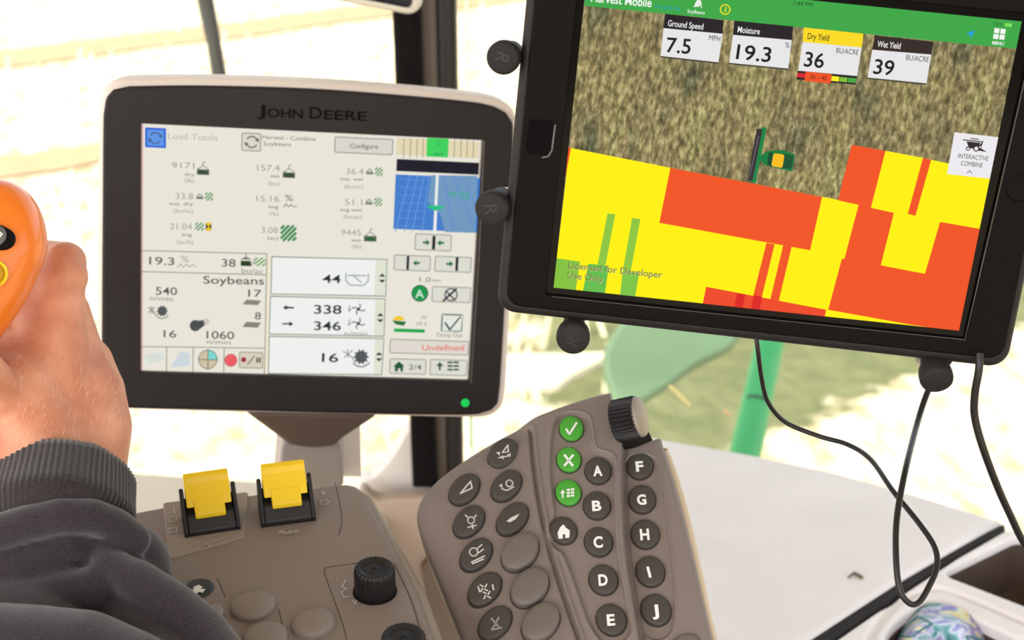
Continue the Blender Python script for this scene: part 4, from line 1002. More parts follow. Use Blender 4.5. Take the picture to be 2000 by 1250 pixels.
for ln in ([(655, 944), (668, 1010), (662, 1045)], [(700, 1100), (642, 1108), (634, 1118), (650, 1165), (668, 1215), (680, 1260)], [(770, 1100), (806, 1180), (828, 1260)], [(545, 1190), (560, 1260)], [(425, 1130), (440, 1165)]):
    q = spline(K.ls(ln), 5); mb = MB(); tube(mb, [(x, y, -.0001) for x, y in q], .0004, TAUPE_D, 6); mb.build('panel_seam', arm)
def kicon(lines, wd=.0006, polys=()):
    mb = MB()
    for l_ in lines: outline_strip(mb, K.ls(l_), wd, .0012, INK_S)
    for p_ in polys: mb.flat(ccw(K.ls(p_)), .0012, INK_S)
    return mb
def printed(lines, rings=()):
    mb = kicon(lines)
    for cx_, cy_, r_ in rings: outline_strip(mb, K.ls(ellipse(cx_, cy_, r_, r_ * .6, -.15, 20)), .0006, .0012, INK_S, True)
    mb.build('printed_symbol', arm)
printed([[(340, 995), (342, 1006)]]); printed([], [(338, 1018, 9)])
printed([[(328, 1036), (348, 1034)], [(328, 1044), (348, 1041)], [(332, 1035), (331, 1045)], [(346, 1033), (345, 1043)]])
printed([[(405, 1066), (418, 1060), (440, 1053)], [(398, 1063), (412, 1070)]], [(402, 1066, 4)])
printed([[(545, 1045), (552, 1040), (560, 1046), (570, 1040)], [(572, 1044), (582, 1038)], [(548, 1040), (556, 1047)]], [(566, 1043, 4), (580, 1041, 4)])
printed([[(632, 962), (632, 970)], [(628, 964), (636, 968)]]); printed([], [(634, 984, 8)])
printed([[(676, 1136), (668, 1150), (678, 1152), (666, 1160), (672, 1170), (684, 1168)]]); printed([[(688, 1176), (694, 1184), (696, 1176)]])

def rocker(bl, br, lab):
    a, b = Vector(K.l(*bl)), Vector(K.l(*br)); W = (b - a).length; u = (b - a) / W; ang = math.atan2(u.y, u.x)
    M = Matrix.Translation((a.x, a.y, 0)) @ Matrix.Rotation(ang, 4, 'Z')
    s_ = bpy.data.objects.new('lever_switch', None); COL.objects.link(s_); s_.parent = arm; s_.matrix_local = M; s_['label'] = lab; s_.empty_display_size = .01
    prof = [(0, 0), (0, .003), (.0135, .0195), (.0165, .0205), (.018, .0195), (.021, 0)]
    mb = MB(); 
    def ext(x0, x1, pr, m):
        n = len(pr); vs = [(x0, y, z) for y, z in pr] + [(x1, y, z) for y, z in pr]
        mb.add(vs, [[i, (i + 1) % n, n + (i + 1) % n, n + i] for i in range(n)] + [list(range(n)), list(range(n, 2 * n))], m)
    th = .0022
    ext(0, th, prof, BLACK_S); ext(W - th, W, prof, BLACK_S)
    ext(th, W - th, [(.0002, 0), (.0002, .003), (.006, .0095), (.019, .013), (.021, 0)], mat('switch_well', (24, 21, 21), .45))
    o = mb.build('housing', s_); bv = o.modifiers.new('bevel', 'BEVEL'); bv.width = .0007; bv.segments = 2; bv.limit_method = 'ANGLE'
    mb = MB(); g_ = .0030
    # paddle seen from the side: upper face, step, lower tab
    def slope(y0, z0, y1, z1, t): 
        d = Vector((y1 - y0, z1 - z0)).normalized(); n_ = Vector((-d.y, d.x)) * t
        return [(y0, z0), (y1, z1), (y1 - n_.x * -1, z1 + n_.y), (y0 - n_.x * -1, z0 + n_.y)]
    ext(g_, W - g_, [(.0075, .0135), (.0100, .0172), (.0155, .0232), (.0172, .0262), (.0205, .0270), (.0205, .0150), (.012, .012)], YELLOW)
    ext(W * .23, W * .77, [(.0035, .0085), (.0038, .0110), (.0098, .0175), (.012, .016), (.012, .0105)], YELLOW)
    o = mb.build('lever', s_); bv = o.modifiers.new('bevel', 'BEVEL'); bv.width = .0006; bv.segments = 2; bv.limit_method = 'ANGLE'
rocker((361, 1053), (471, 1036), 'yellow lever switch in the pale plate'); rocker((511, 1032), (618, 1018), 'yellow lever switch under the monitor neck')

def knob(px, py, rp, h):
    r = rp * .715 / FPX; x, y = K.l(px, py, h)
    k_ = bpy.data.objects.new('knob', None); COL.objects.link(k_); k_.parent = arm; k_.matrix_local = Matrix.Translation((x, y, 0)); k_.empty_display_size = .01
    mb = MB(); lathe(mb, [(r * .96, 0), (r, .001), (r, h - .003), (r * .97, h - .0012), (r * .9, h - .0002), (r * .80, h), (r * .70, h - .0006), (r * .62, h - .0016), (r * .5, h - .0014), (0, h - .001)], BLACK_S, 168, rib=28, ribd=.0007, ribz=(.002, h - .0001)); mb.build('grip', k_)
    mb = MB(); lathe(mb, [(r * 1.08, 0), (r * 1.06, .0008), (r * .9, .001), (0, .001)], BLACK, 40); mb.build('collar', k_)
knob(731, 1107, 40, .0150); knob(788, 1240, 41, .0150)
def kbutton(cx, cy, a, b, rot, m, lab, sym=None, h=.0022):
    mb = MB(); dome(mb, K.ls(ellipse(cx, cy, a, b, rot)), -.001, h * .35, h, m); o = mb.build('button', arm)
    if lab: o['label'] = lab
    mb = MB(); p1 = K.ls(ellipse(cx, cy + 2, a * 1.12, b * 1.18, rot)); p0 = K.ls(ellipse(cx, cy + 2, a * 1.03, b * 1.04, rot))
    return o
kb = kbutton(386, 1153, 33, 19, -.22, mat('dark_button', (40, 42, 42), .45), 'dark oval button with white fan symbol')
mb = MB()
for q in ([(363, 1158), (376, 1150), (378, 1158)], [(378, 1146), (388, 1142), (396, 1146), (392, 1150), (402, 1150), (396, 1158), (388, 1156), (382, 1162), (378, 1156)]): mb.flat(ccw(K.ls(q, .0024)), .0024, INK)
mb.build('symbol', kb)
mb = MB(); slab(mb, K.ls(ellipse(384, 1158, 45, 30, -.2)), 0, .0005, .0004, TAUPE); mb.build('button_surround', arm)
for c in ((494, 1188, 46, 27, -.18), (612, 1222, 45, 27, -.18), (518, 1250, 46, 28, -.18), (417, 1204, 22, 15, -.2)): kbutton(*c, TAUPE, None, h=.0046)

# ------------------------------------------------------------------ control keypad
q0, q1, q2 = at(1250, 910, .775), at(1210, 1212, .722), at(850, 980, .770)
nK = (q1 - q0).cross(q2 - q0).normalized()
if nK.dot(FW) > 0: nK = -nK
Q = Panel(at(1130, 1000, .757), RT, nK)
pad = empty('control_keypad', Q.M, 'tilted taupe keypad with lettered round keys, green keys and a ribbed dial', 'keypad')
out_px = [(1183, 764), (1090, 792), (1000, 830), (925, 872), (862, 916), (826, 952), (811, 985), (813, 1015), (828, 1062), (852, 1120), (882, 1195), (910, 1265), (945, 1360), (1430, 1360), (1396, 1238), (1366, 1108), (1336, 985), (1310, 895), (1296, 852), (1286, 838), (1230, 858), (1212, 846), (1202, 806), (1196, 772)]
outl = Q.ls(spline(out_px, 4, True))
gL = Q.ls(spline([(1036, 836), (1038, 852), (1042, 900), (1050, 960), (1060, 1015), (1073, 1070), (1092, 1135), (1112, 1195), (1132, 1250), (1160, 1330)], 6))
mid = Q.ls(spline([(1118, 806), (1092, 812), (1080, 838), (1076, 880), (1076, 930), (1080, 975), (1083, 1005), (1072, 1022), (1070, 1048), (1082, 1070), (1098, 1080), (1112, 1110), (1130, 1160), (1150, 1215), (1176, 1252), (1205, 1258), (1228, 1240), (1230, 1215), (1215, 1140), (1203, 1060), (1200, 960), (1200, 905), (1192, 888), (1168, 880), (1158, 868), (1154, 835), (1146, 812)], 5, True))
rp_ = Q.ls(spline([(1208, 800), (1212, 860), (1212, 930), (1214, 1000), (1220, 1080), (1232, 1160), (1246, 1240), (1262, 1340)], 6))
rpoly = rp_ + Q.ls([(1500, 1340), (1500, 700), (1208, 700)])
rec = Q.ls(spline([(1252, 874), (1228, 880), (1220, 900), (1220, 960), (1224, 1040), (1234, 1120), (1246, 1190), (1258, 1226), (1284, 1238), (1308, 1226), (1317, 1195), (1317, 1140), (1308, 1050), (1298, 970), (1288, 905), (1276, 880)], 5, True))
lpoly = gL + Q.ls([(700, 1330), (700, 700), (1030, 700)])
ledge_l = Q.ls(spline([(1000, 830), (925, 872), (862, 916), (826, 952), (811, 985), (813, 1015), (828, 1062), (852, 1120), (882, 1195), (910, 1265), (945, 1360)], 4))
groove2 = Q.ls(spline([(1098, 1082), (1110, 1090), (1120, 1120), (1140, 1180), (1162, 1240), (1180, 1300)], 6))
def hk(X, Y):
    Z = np.zeros(X.shape)
    de, _, _ = seg_dist(X, Y, outl, True); E_ = sstep(.001, .006, de)
    d, _, _ = seg_dist(X, Y, ledge_l); Z -= .0055 * (1 - sstep(0, .018, d)) ** 1.5
    d, _, _ = seg_dist(X, Y, gL); s_ = np.where(inside(X, Y, lpoly), d, -d)
    Z -= .0034 * np.exp(-(d / .0010) ** 2) * E_                       # moulded line beside the oval keys
    Z += .0016 * sstep(-.0040, -.0015, s_) * (1 - sstep(-.0012, .0004, s_)) * E_
    d, _, _ = seg_dist(X, Y, mid, True); s_ = np.where(inside(X, Y, mid), d, -d)
    Z -= .0022 * sstep(-.0003, .0009, s_); Z += .0009 * np.exp(-((s_ + .0010) / .0007) ** 2)
    d, _, _ = seg_dist(X, Y, rp_); s_ = np.where(inside(X, Y, rpoly), d, -d)
    Z -= .0072 * sstep(-.0004, .0018, s_); Z -= .0016 * np.exp(-((s_ - .0022) / .0012) ** 2)
    d, _, _ = seg_dist(X, Y, rec, True); s_ = np.where(inside(X, Y, rec), d, -d)
    Z -= .0017 * sstep(-.0003, .0007, s_); Z += .0007 * np.exp(-((s_ + .0008) / .0005) ** 2)
    return Z
A_ = relief(outl, hk, .0006, .0038, .020, mat('keypad_taupe', (125, 113, 107), 0.5, bump=0.25, scale=1400)); A_.build('housing', pad)
# side skirt below the moulded face, wider; its cream paints the light on the right rim
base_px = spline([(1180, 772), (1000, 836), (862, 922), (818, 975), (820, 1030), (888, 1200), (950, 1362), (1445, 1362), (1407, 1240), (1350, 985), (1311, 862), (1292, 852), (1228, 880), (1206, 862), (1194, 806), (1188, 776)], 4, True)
mb = MB(); slab(mb, Q.ls(base_px), -.040, -.0115, .003, mat('keypad_rim_light', (206, 186, 158), .5)); mb.build('back_cover', pad)
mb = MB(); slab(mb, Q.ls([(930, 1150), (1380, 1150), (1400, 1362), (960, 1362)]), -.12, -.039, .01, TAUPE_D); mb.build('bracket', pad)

def hat(x, y): return float(hk(np.array([[x]]), np.array([[y]]))[0, 0])
def key(cx, cy, a, b, rot, m, lab=None, hgt=.0026):
    x, y = Q.l(cx, cy); z = hat(x, y)
    p = Q.ls(ellipse(cx, cy, a, b, rot), z)
    mb = MB(); slab(mb, Q.ls(ellipse(cx, cy, a + 2.2, b + 2.2, rot), z), z - .001, z + .0002, .0001, mat('key_gap', (58, 48, 42), .8)); 
    dome(mb, p, z, z + hgt * .6, z + hgt, m)
    o = mb.build('key', pad)
    if lab: o['label'] = lab
    return o, z + hgt + .00012
def sym(o, z, strips=(), polys=(), txt=None, m=None, wd=.00075, bold=.035):
    mb = MB(); m = m or INK
    for l_ in strips: outline_strip(mb, Q.ls(l_, z), wd, z, m)
    for p_ in polys: mb.flat(ccw(Q.ls(p_, z)), z, m)
    if txt:
        s_, a, b, cap = txt; text(mb, Q, s_, a, b, cap, m, z, bold)
    mb.build('key_symbol', o)
o, z = key(1116, 839, 23, 23.5, -.8, GREENKEY, 'green key with a white check mark'); sym(o, z, [[(1106, 838), (1112, 848)], [(1112, 848), (1126, 826)]], wd=.0011)
o, z = key(1111, 900, 23, 24, -.8, GREENKEY, 'green key with a white x'); sym(o, z, [[(1103, 889), (1118, 909)], [(1119, 889), (1103, 909)]], wd=.0013)
o, z = key(1110, 964, 24, 25.5, -.8, GREENKEY, 'green key with an arrow and list symbol'); sym(o, z, [[(1099, 972), (1099, 962)]], [[(1094, 964), (1099, 956), (1104, 963)]] + [[(1107 + i * 8, 955 + k * 6 - i), (1113.5 + i * 8, 954.5 + k * 6 - i), (1113.5 + i * 8, 958.5 + k * 6 - i), (1107 + i * 8, 959 + k * 6 - i)] for i in range(2) for k in range(3)], wd=.0008)
o, z = key(1101, 1038, 24.5, 27, -.7, GREYKEY, 'dark key with a white house'); sym(o, z, polys=[[(1089, 1040), (1094, 1030), (1100, 1024), (1102, 1027), (1104, 1027), (1104, 1030), (1113, 1036), (1112, 1050), (1104, 1051), (1104, 1043), (1099, 1044), (1099, 1052), (1091, 1052)]])
for s_, cx, cy, a, b in (('A', 1168, 921, 25, 25.5), ('B', 1166, 989, 26, 26.8), ('C', 1169, 1060, 26.5, 28.5), ('D', 1178.5, 1134, 27, 30), ('E', 1194, 1212, 28, 31.5), ('F', 1250, 912, 25.2, 25), ('G', 1254, 977, 26, 27), ('H', 1260, 1045, 27, 28.2), ('I', 1270, 1118, 27.5, 30), ('J', 1281, 1193, 28, 31.5)):
    o, z = key(cx, cy, a, b, -.6, GREYKEY, 'dark round key lettered ' + s_)
    hw = {'I': 2.6, 'J': 6.5, 'F': 7.5, 'E': 7.8}.get(s_, 9.0); cap = 19 if cy < 1000 else 21
    sym(o, z, txt=(s_, (cx - hw, cy + cap / 2 - 1), (cx + hw, cy + cap / 2 - 2), cap))
R50 = -.80
ICN = mat('grey_print', (206, 204, 198), .6); ICD = mat('worn_print', (150, 146, 140), .6)
def ov(cx, cy, a, b, m, lab): return key(cx, cy, a, b, R50, m, lab, .0055 if 'blank' in lab else .0032)
o, z = ov(907, 958, 35, 24, GREYKEY, 'dark oval key with a triangle outline'); sym(o, z, [[(899, 964), (919, 940)], [(919, 940), (922, 953)], [(922, 953), (899, 964)]], m=ICN, wd=.0008)
o, z = ov(982, 888, 33, 23.5, GREYKEY, 'dark oval key with a triangle and arrows symbol'); sym(o, z, [[(981, 884), (992, 869)], [(992, 869), (993, 882)], [(993, 882), (981, 884)], [(974, 894), (996, 890)]], [[(969, 884), (976, 882), (976, 890)], [(975, 893), (983, 889), (984, 897)], [(990, 888), (998, 885), (996, 893)]], m=ICN)
o, z = ov(989, 951, 35, 24, GREYKEY, 'dark oval key with a gear symbol'); 
def ring(x, y, r): return [[ellipse(x, y, r, r, 0, 14)[k], ellipse(x, y, r, r, 0, 14)[(k + 1) % 14]] for k in range(14)]
sym(o, z, ring(995, 944, 6.5) + [[(979, 947), (981, 955)], [(981, 955), (990, 958)], [(990, 958), (1003, 951)], [(976, 949), (980, 946)]], m=ICN)
o, z = ov(916, 1021, 36, 24.5, GREYKEY, 'dark oval key with a small gear symbol'); sym(o, z, ring(920, 1016, 6.5) + [[(913, 1010), (909, 1006)], [(927, 1010), (930, 1006)], [(914, 1030), (930, 1026)], [(922, 1024), (924, 1032)]], m=ICN)
o, z = ov(1001, 1016, 37, 24.5, GREYKEY, 'dark oval key with a slanted grille symbol'); sym(o, z, polys=[[(989, 1018), (998, 1011), (1015, 1003), (1007, 1014), (996, 1020)]], m=ICN)
o, z = ov(930, 1086, 37, 25, GREYKEY, 'dark oval key with a blower symbol'); sym(o, z, ring(925, 1078, 8) + [[(931, 1072), (941, 1064)], [(934, 1080), (944, 1073)], [(921, 1098), (946, 1086)], [(923, 1101), (944, 1092)]], m=ICN)
FANK = [[(945 + 3 * math.cos(a), 1148 - 3 * math.sin(a)), (945 + 9 * math.cos(a + .5), 1148 - 9 * math.sin(a + .5))] for a in [k * PI / 2 + .4 for k in range(4)]]
o, z = ov(947, 1153, 38.5, 26, GREYKEY, 'dark oval key with two fan symbols'); sym(o, z, FANK + [[(x + 6, y + 14) for x, y in l_] for l_ in FANK] + [[(934, 1146), (937, 1156)], [(962, 1142), (964, 1152)]], m=ICN)
o, z = ov(967, 1219, 38.5, 26, GREYKEY, 'dark oval key with a crossed lever symbol'); sym(o, z, [[(960, 1208), (976, 1226)], [(974, 1206), (962, 1228)], [(960, 1230), (980, 1226)], [(966, 1216), (970, 1222)]], m=ICD, wd=.0009)
for c in ((1016, 1082, 42, 30), (1035, 1151, 43, 31), (1056, 1219, 43, 31)): ov(*c, mat('blank_key', (106, 97, 91), .5, bump=.2, scale=1400), 'blank raised taupe oval key')
o, z = key(1337, 1262, 30, 20, -.4, mat('blank_key', (106, 97, 91)), 'blank oval key at the corner')

mb = MB(); slab(mb, Q.ls([(1192, 790), (1200, 840), (1213, 874), (1234, 868), (1282, 848), (1262, 806)]), -.03, -.0125, .001, BLACK_S); mb.build('dial_seat', pad)
# ribbed dial at the top edge
c = at(1224, 819, .775); ax = (RT * .90 + UP * .22 - FW * .34).normalized(); rD = 43 * .775 / FPX
xh = Q.M.inverted() @ Matrix.Translation(c) @ ax.to_track_quat('Z', 'Y').to_matrix().to_4x4()
d_ = bpy.data.objects.new('dial', None); COL.objects.link(d_); d_.parent = pad; d_.matrix_local = xh; d_.empty_display_size = .01
mb = MB(); hw = .0068
lathe(mb, [(0, -hw), (rD * .9, -hw), (rD, -hw + .001), (rD, hw - .001), (rD * .96, hw), (rD * .88, hw)], BLACK_S, 264, rib=32, ribd=.0018, ribz=(-hw + .0005, hw - .0005)); mb.build('ribbed_roller', d_)
mb = MB(); lathe(mb, [(rD * .93, hw - .0006), (rD * .91, hw + .0016), (rD * .8, hw + .0026), (0, hw + .0028)], mat('dial_cap', (150, 138, 124), .5), 40); mb.build('dial_cap', d_)

# ------------------------------------------------------------------ orange joystick
gc = at(-55, 515, .665); G_ = Panel(gc, RT + FW * .12, -ray(-55, 515) + UP * .12)
joy = empty('joystick', G_.M, 'orange joystick grip with dark and yellow buttons held at the left edge', 'joystick')
gp = G_.ls(spline([(0, 351), (32, 361), (62, 385), (82, 420), (92, 462), (90, 500), (72, 545), (46, 596), (14, 642), (-22, 690), (-70, 722), (-125, 705), (-175, 640), (-206, 560), (-212, 480), (-192, 405), (-148, 362), (-95, 346), (-45, 344)], 6, True))
def pillow(mb, outline, zf, zb, m, n=14, e=2.4, e2=2.0):
    p = ccw(outline); N = len(p); cx = sum(a for a, b in p) / N; cy = sum(b for a, b in p) / N; vs = []; fs = []
    lay = [(math.sin(PI / 2 * k / n), 1) for k in range(1, n + 1)] + [(math.sin(PI / 2 * k / n), -1) for k in range(n - 1, 0, -1)]
    vs.append((cx, cy, zf))
    for s_, sg in lay:
        z = ((1 - s_ ** e) ** (1 / e2)) * (zf if sg > 0 else -zb)
        vs += [(cx + (x - cx) * s_, cy + (y - cy) * s_, z) for x, y in p]
    vs.append((cx, cy, -zb)); L = len(lay)
    for i in range(N): fs.append([0, 1 + i, 1 + (i + 1) % N])
    for k in range(L - 1):
        for i in range(N): j = (i + 1) % N; fs.append([1 + k * N + i, 1 + (k + 1) * N + i, 1 + (k + 1) * N + j, 1 + k * N + j])
    for i in range(N): fs.append([len(vs) - 1, 1 + (L - 1) * N + (i + 1) % N, 1 + (L - 1) * N + i])
    mb.add(vs, fs, m, True)
mb = MB(); pillow(mb, gp, .020, .018, ORANGE, 14, 3.2, 2.2); mb.build('grip', joy)
mb = MB(); x0, y0 = G_.l(-70, 690); x1, y1 = G_.l(-120, 900); tube(mb, [(x0, y0 + .006, -.008), (x0 - .004, y0 - .03, -.014), (x1 - .01, y1 - .03, -.022)], [.011, .0115, .014], BLACK, 20); mb.build('shaft', joy)
zs = .0195
mb = MB(); slab(mb, G_.ls(spline([(-75, 448), (-40, 430), (-8, 436), (22, 450), (31, 466), (24, 482), (4, 489), (-40, 484), (-72, 470)], 4, True), .02), .014, zs + .002, .0016, BLACK); bp_ = mb.build('button_pad', joy)
mb = MB(); dome(mb, G_.ls(ellipse(-14, 461, 27, 22, -.2), .022), zs + .001, zs + .003, zs + .0042, mat('grey_button', (96, 100, 98), .5)); bb = mb.build('thumb_button', bp_)
mb = MB()
for l_ in ([(-4, 452), (4, 457), (-3, 465)], ): outline_strip(mb, G_.ls(l_, zs + .0044), .0007, zs + .0044, INK)
mb.build('button_symbol', bb)
mb = MB(); cx_, cy_ = G_.l(-14, 534, .02); lathe(mb, [(.0066, .012), (.0066, zs + .0012), (.0060, zs + .0018), (.0054, zs + .0012), (.0050, zs)], mat('yellow_ring', (244, 206, 20), .4), 32, Matrix.Translation((cx_, cy_, 0))); yb = mb.build('yellow_button', joy)
mb = MB(); lathe(mb, [(.0052, zs - .002), (.005, zs + .0008), (.003, zs + .0016), (0, zs + .0018)], mat('mustard_button', (196, 146, 22), .5), 32, Matrix.Translation((cx_, cy_, 0))); mb.build('button_face', yb)

# ------------------------------------------------------------------ the driver's right hand and sleeve
per = empty('person', at(60, 900, .69), 'person in a dark jacket gripping the orange joystick, only hand and sleeve showing', 'person')
PO = per.matrix_world.inverted()
def sphere_chain(mb, pts, m=None, n=14):
    """overlapping balls and cones: (px, py, depth, radius in pixels)"""
    P = [(Vector(at(a, b, d)), r * d / FPX) for a, b, d, r in pts]
    for c, r in P:
        vs = []; fs = []
        for i in range(n + 1):
            th = PI * i / n
            for k in range(2 * n):
                ph = PI * k / n; vs.append(PO @ (c + Vector((math.sin(th) * math.cos(ph), math.sin(th) * math.sin(ph), math.cos(th))) * r))
        for i in range(n):
            for k in range(2 * n): fs.append([i * 2 * n + k, i * 2 * n + (k + 1) % (2 * n), (i + 1) * 2 * n + (k + 1) % (2 * n), (i + 1) * 2 * n + k])
        mb.add(vs, fs, m, True)
    for (a, ra), (b, rb) in zip(P, P[1:]): tube(mb, [PO @ a, PO @ b], [ra, rb], m, 2 * n)
def fuse(mb, name, parent, voxel, smooth, it):
    o = mb.build(name, None, fix=True)
    r = o.modifiers.new('r', 'REMESH'); r.mode = 'VOXEL'; r.voxel_size = voxel; r.use_smooth_shade = True
    s_ = o.modifiers.new('s', 'SMOOTH'); s_.factor = smooth; s_.iterations = it
    dg = bpy.context.evaluated_depsgraph_get(); me = bpy.data.meshes.new_from_object(o.evaluated_get(dg))
    o.modifiers.clear(); old = o.data; o.data = me; bpy.data.meshes.remove(old)
    me.polygons.foreach_set('use_smooth', [True] * len(me.polygons)); o.parent = parent
    if not me.materials: me.materials.append(mb.mats[0])
    return o
def skin_material():
    m = bpy.data.materials.new('skin'); m.use_nodes = True; t = m.node_tree; b = t.nodes['Principled BSDF']
    b.inputs['Roughness'].default_value = .5; b.inputs['Subsurface Weight'].default_value = .12; b.inputs['Subsurface Radius'].default_value = (.012, .004, .002); b.inputs['Subsurface Scale'].default_value = .3
    b.inputs['Specular IOR Level'].default_value = .4
    tc = t.nodes.new('ShaderNodeTexCoord'); n = t.nodes.new('ShaderNodeTexNoise'); n.inputs['Scale'].default_value = 55; n.inputs['Detail'].default_value = 4
    r = t.nodes.new('ShaderNodeValToRGB'); r.color_ramp.elements[0].position = .35; r.color_ramp.elements[0].color = (*lin((198, 128, 98)), 1); r.color_ramp.elements[1].position = .68; r.color_ramp.elements[1].color = (*lin((224, 160, 128)), 1)
    t.links.new(tc.outputs['Object'], n.inputs['Vector']); t.links.new(n.outputs[0], r.inputs[0]); t.links.new(r.outputs[0], b.inputs['Base Color'])
    n2 = t.nodes.new('ShaderNodeTexNoise'); n2.inputs['Scale'].default_value = 420; n2.inputs['Detail'].default_value = 4
    n3 = t.nodes.new('ShaderNodeTexNoise'); n3.inputs['Scale'].default_value = 60; n3.inputs['Detail'].default_value = 2
    mp = t.nodes.new('ShaderNodeMapping'); mp.inputs['Scale'].default_value = (.5, 1, 2.2); t.links.new(tc.outputs['Object'], mp.inputs[0]); t.links.new(mp.outputs[0], n3.inputs['Vector'])
    t.links.new(tc.outputs['Object'], n2.inputs['Vector'])
    b1 = t.nodes.new('ShaderNodeBump'); b1.inputs['Strength'].default_value = .35; b1.inputs['Distance'].default_value = .0006; t.links.new(n2.outputs[0], b1.inputs['Height'])
    b2 = t.nodes.new('ShaderNodeBump'); b2.inputs['Strength'].default_value = .3; b2.inputs['Distance'].default_value = .002; t.links.new(n3.outputs[0], b2.inputs['Height']); t.links.new(b1.outputs[0], b2.inputs['Normal']); t.links.new(b2.outputs[0], b.inputs['Normal'])
    return m
SKIN = skin_material()
mb = MB()
# back of the hand: rays from the wrist to each knuckle
for ch in ([(120, 930, .690, 92), (118, 840, .695, 88), (112, 740, .698, 70), (112, 640, .703, 58), (118, 555, .708, 46), (128, 512, .712, 41)],
           [(150, 910, .700, 92), (160, 840, .705, 92), (156, 770, .710, 82), (142, 700, .718, 62), (130, 610, .726, 46)],
           [(150, 920, .705, 94), (168, 835, .712, 88), (168, 770, .720, 76), (160, 715, .730, 62)],
           [(90, 930, .680, 92), (70, 850, .682, 92), (40, 770, .685, 82), (0, 770, .668, 50), (-38, 705, .645, 33), (-68, 645, .635, 29), (-88, 590, .632, 27), (-96, 555, .631, 24)],
           [(60, 860, .69, 95), (75, 760, .695, 82), (86, 680, .70, 62), (104, 600, .706, 50)],
           [(90, 980, .688, 86), (80, 1080, .69, 80), (60, 1200, .68, 80), (50, 1330, .665, 80)],
           [(128, 540, .708, 44), (96, 560, .712, 46), (80, 620, .708, 56)],
           [(80, 740, .694, 70), (30, 705, .697, 55), (-10, 690, .705, 44)],
           # curled fingers round the far side of the grip
           [(128, 512, .712, 40), (78, 500, .742, 33), (20, 505, .752, 31), (-60, 520, .748, 29), (-130, 530, .728, 26), (-165, 535, .712, 23)],
           [(130, 610, .726, 42), (84, 588, .752, 33), (20, 580, .764, 31), (-60, 590, .756, 29), (-130, 598, .736, 26), (-160, 600, .722, 23)],
           [(150, 690, .730, 46), (90, 660, .755, 32), (20, 645, .762, 30), (-50, 650, .752, 28), (-110, 655, .734, 25), (-140, 655, .722, 22)],
           [(160, 750, .728, 48), (100, 728, .750, 30), (30, 712, .755, 27), (-40, 712, .744, 25), (-85, 712, .730, 22)]):
    sphere_chain(mb, ch, SKIN)
body = fuse(mb, 'body', per, .0016, .5, 8)
# pale hairs on the back of the hand
from mathutils.bvhtree import BVHTree
HAIR = mat('pale_hair', (250, 206, 164), .5)
bv = BVHTree.FromPolygons([tuple(v.co) for v in body.data.vertices], [list(p.vertices) for p in body.data.polygons])
co_ = PO @ CAM; mb = MB(); rot3 = PO.to_3x3()
for k in range(130):
    px, py = random.uniform(20, 235), random.uniform(690, 880)
    h = bv.ray_cast(co_, (rot3 @ ray(px, py)).normalized())
    if h[0] is None: continue
    p, n_ = h[0], h[1]
    d = (rot3 @ (RT * random.uniform(.0, .5) + UP * random.uniform(.5, 1) + FW * .2)); d = (d - n_ * d.dot(n_)).normalized(); L = random.uniform(.0025, .0055)
    tube(mb, [p - n_ * .0001, p + d * L * .5 + n_ * .0005, p + d * L + n_ * .0002], [.00009, .00009, .00003], HAIR, 4, False)
tag(mb.build('arm_hair', per), kind='stuff')

def cloth_material(name, rgb, knit):
    m = bpy.data.materials.new(name); m.use_nodes = True; t = m.node_tree; b = t.nodes['Principled BSDF']; c = lin(rgb)
    b.inputs['Roughness'].default_value = .92; b.inputs['Specular IOR Level'].default_value = .15; b.inputs['Sheen Weight'].default_value = .4; b.inputs['Sheen Roughness'].default_value = .5
    tc = t.nodes.new('ShaderNodeTexCoord'); n = t.nodes.new('ShaderNodeTexNoise'); n.inputs['Scale'].default_value = 1300; n.inputs['Detail'].default_value = 2
    r = t.nodes.new('ShaderNodeValToRGB'); r.color_ramp.elements[0].position = .3; r.color_ramp.elements[0].color = (*[v * .6 for v in c], 1); r.color_ramp.elements[1].position = .72; r.color_ramp.elements[1].color = (*[v * 1.5 for v in c], 1)
    t.links.new(tc.outputs['Object'], n.inputs['Vector']); t.links.new(n.outputs[0], r.inputs[0]); t.links.new(r.outputs[0], b.inputs['Base Color'])
    bp = t.nodes.new('ShaderNodeBump'); bp.inputs['Strength'].default_value = .5; bp.inputs['Distance'].default_value = .0006; t.links.new(n.outputs[0], bp.inputs['Height']); t.links.new(bp.outputs[0], b.inputs['Normal'])
    return m
JACKET = cloth_material('jacket_fleece', (49, 42, 47), False); CUFF = cloth_material('ribbed_knit', (46, 40, 41), True)
mb = MB()
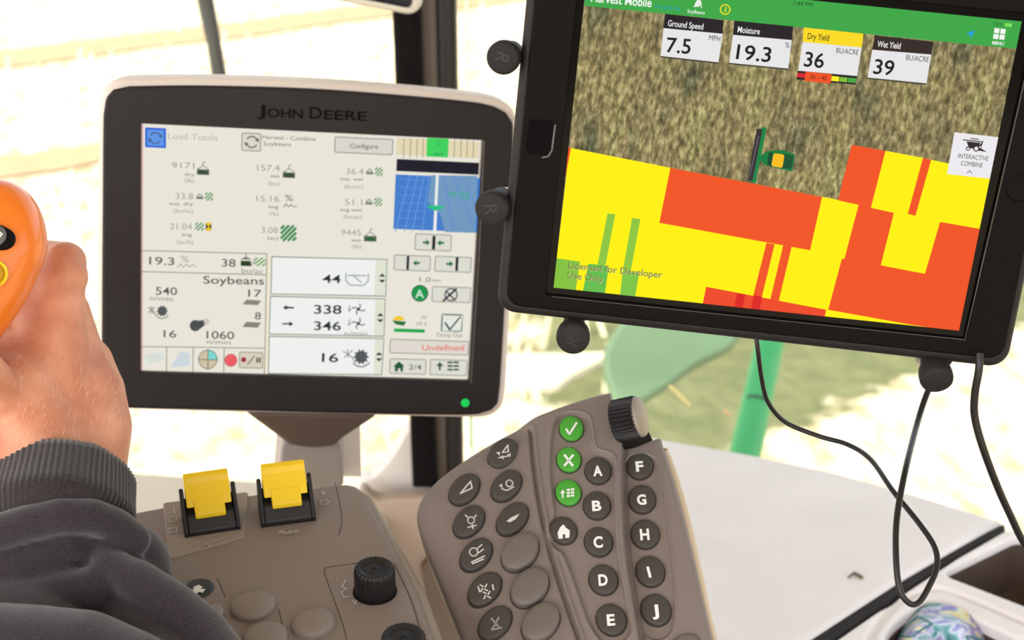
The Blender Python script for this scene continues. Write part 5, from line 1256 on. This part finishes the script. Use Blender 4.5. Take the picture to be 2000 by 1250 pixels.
for ch in ([(-60, 1130, .680, 105), (60, 1092, .678, 105), (160, 1082, .676, 108), (240, 1112, .675, 94), (284, 1150, .675, 60)],
           [(-60, 1062, .641, 38), (0, 1040, .639, 38), (60, 1021, .638, 38), (120, 1008, .638, 38), (180, 1009, .641, 36), (226, 1026, .647, 34), (262, 1054, .653, 34)],
           [(60, 1095, .662, 66), (120, 1085, .657, 60), (160, 1098, .652, 46), (200, 1100, .655, 46), (210, 1130, .652, 50)],
           [(-40, 1122, .642, 34), (60, 1100, .641, 34), (140, 1066, .643, 32), (186, 1022, .651, 26)],
           [(196, 1072, .648, 26), (215, 1106, .641, 34), (270, 1136, .637, 42), (330, 1182, .633, 50), (390, 1238, .628, 56), (430, 1300, .620, 62), (450, 1390, .606, 70)],
           [(-60, 1192, .640, 58), (40, 1176, .638, 54), (120, 1160, .638, 48), (190, 1150, .640, 42)],
           [(-60, 1300, .605, 125), (60, 1292, .603, 110), (160, 1292, .601, 100), (250, 1332, .597, 100), (320, 1400, .590, 110)],
           [(60, 1120, .672, 100), (60, 1200, .645, 100), (100, 1330, .612, 110), (120, 1450, .57, 150)],
           [(220, 1130, .664, 80), (270, 1220, .645, 80), (330, 1330, .618, 90)]):
    sphere_chain(mb, ch, JACKET)
slv = fuse(mb, 'jacket_sleeve', per, .0018, .5, 6)
# ribbed cuff: rings of an oval tube, near edge up
mb = MB(); NR, NA = 14, 720; vs = []; fs = []
def cuff_ring(t, inner=0.0, lip=0.0):
    cx, cy = 106 - 16 * t, 948 + 96 * t; q_ = max(0, t - .85); hw_, hh = 157 + 18 * t - inner - 60 * q_, 92 + 2 * t - inner * .7; d0 = .697 - .03 * t + .03 * q_
    out = []
    for k in range(NA):
        a = 2 * PI * k / NA
        rib = 1 + (0 if inner else .013 * math.cos(a * 84)) + (.006 * math.sin(a * 13 + 1) + .012 * math.sin(a * 7 + .5)) * lip
        out.append(PO @ at(cx + hw_ * math.cos(a) * rib, cy - hh * math.sin(a) * rib, d0 - .036 * math.sin(a)))
    return out
rings = [cuff_ring(.9, 12)] + [cuff_ring(t_, 12) for t_ in (.5, .08)] + [cuff_ring(-.02, 6, 1)] + [cuff_ring(1.6 * k / NR, 0, max(0, 1 - k / 3)) for k in range(NR + 1)]
for r_ in rings: vs += r_
for k in range(len(rings) - 1):
    for i in range(NA): j = (i + 1) % NA; fs.append([k * NA + i, k * NA + j, (k + 1) * NA + j, (k + 1) * NA + i])
mb.add(vs, fs, CUFF, True); mb.build('cuff', per)
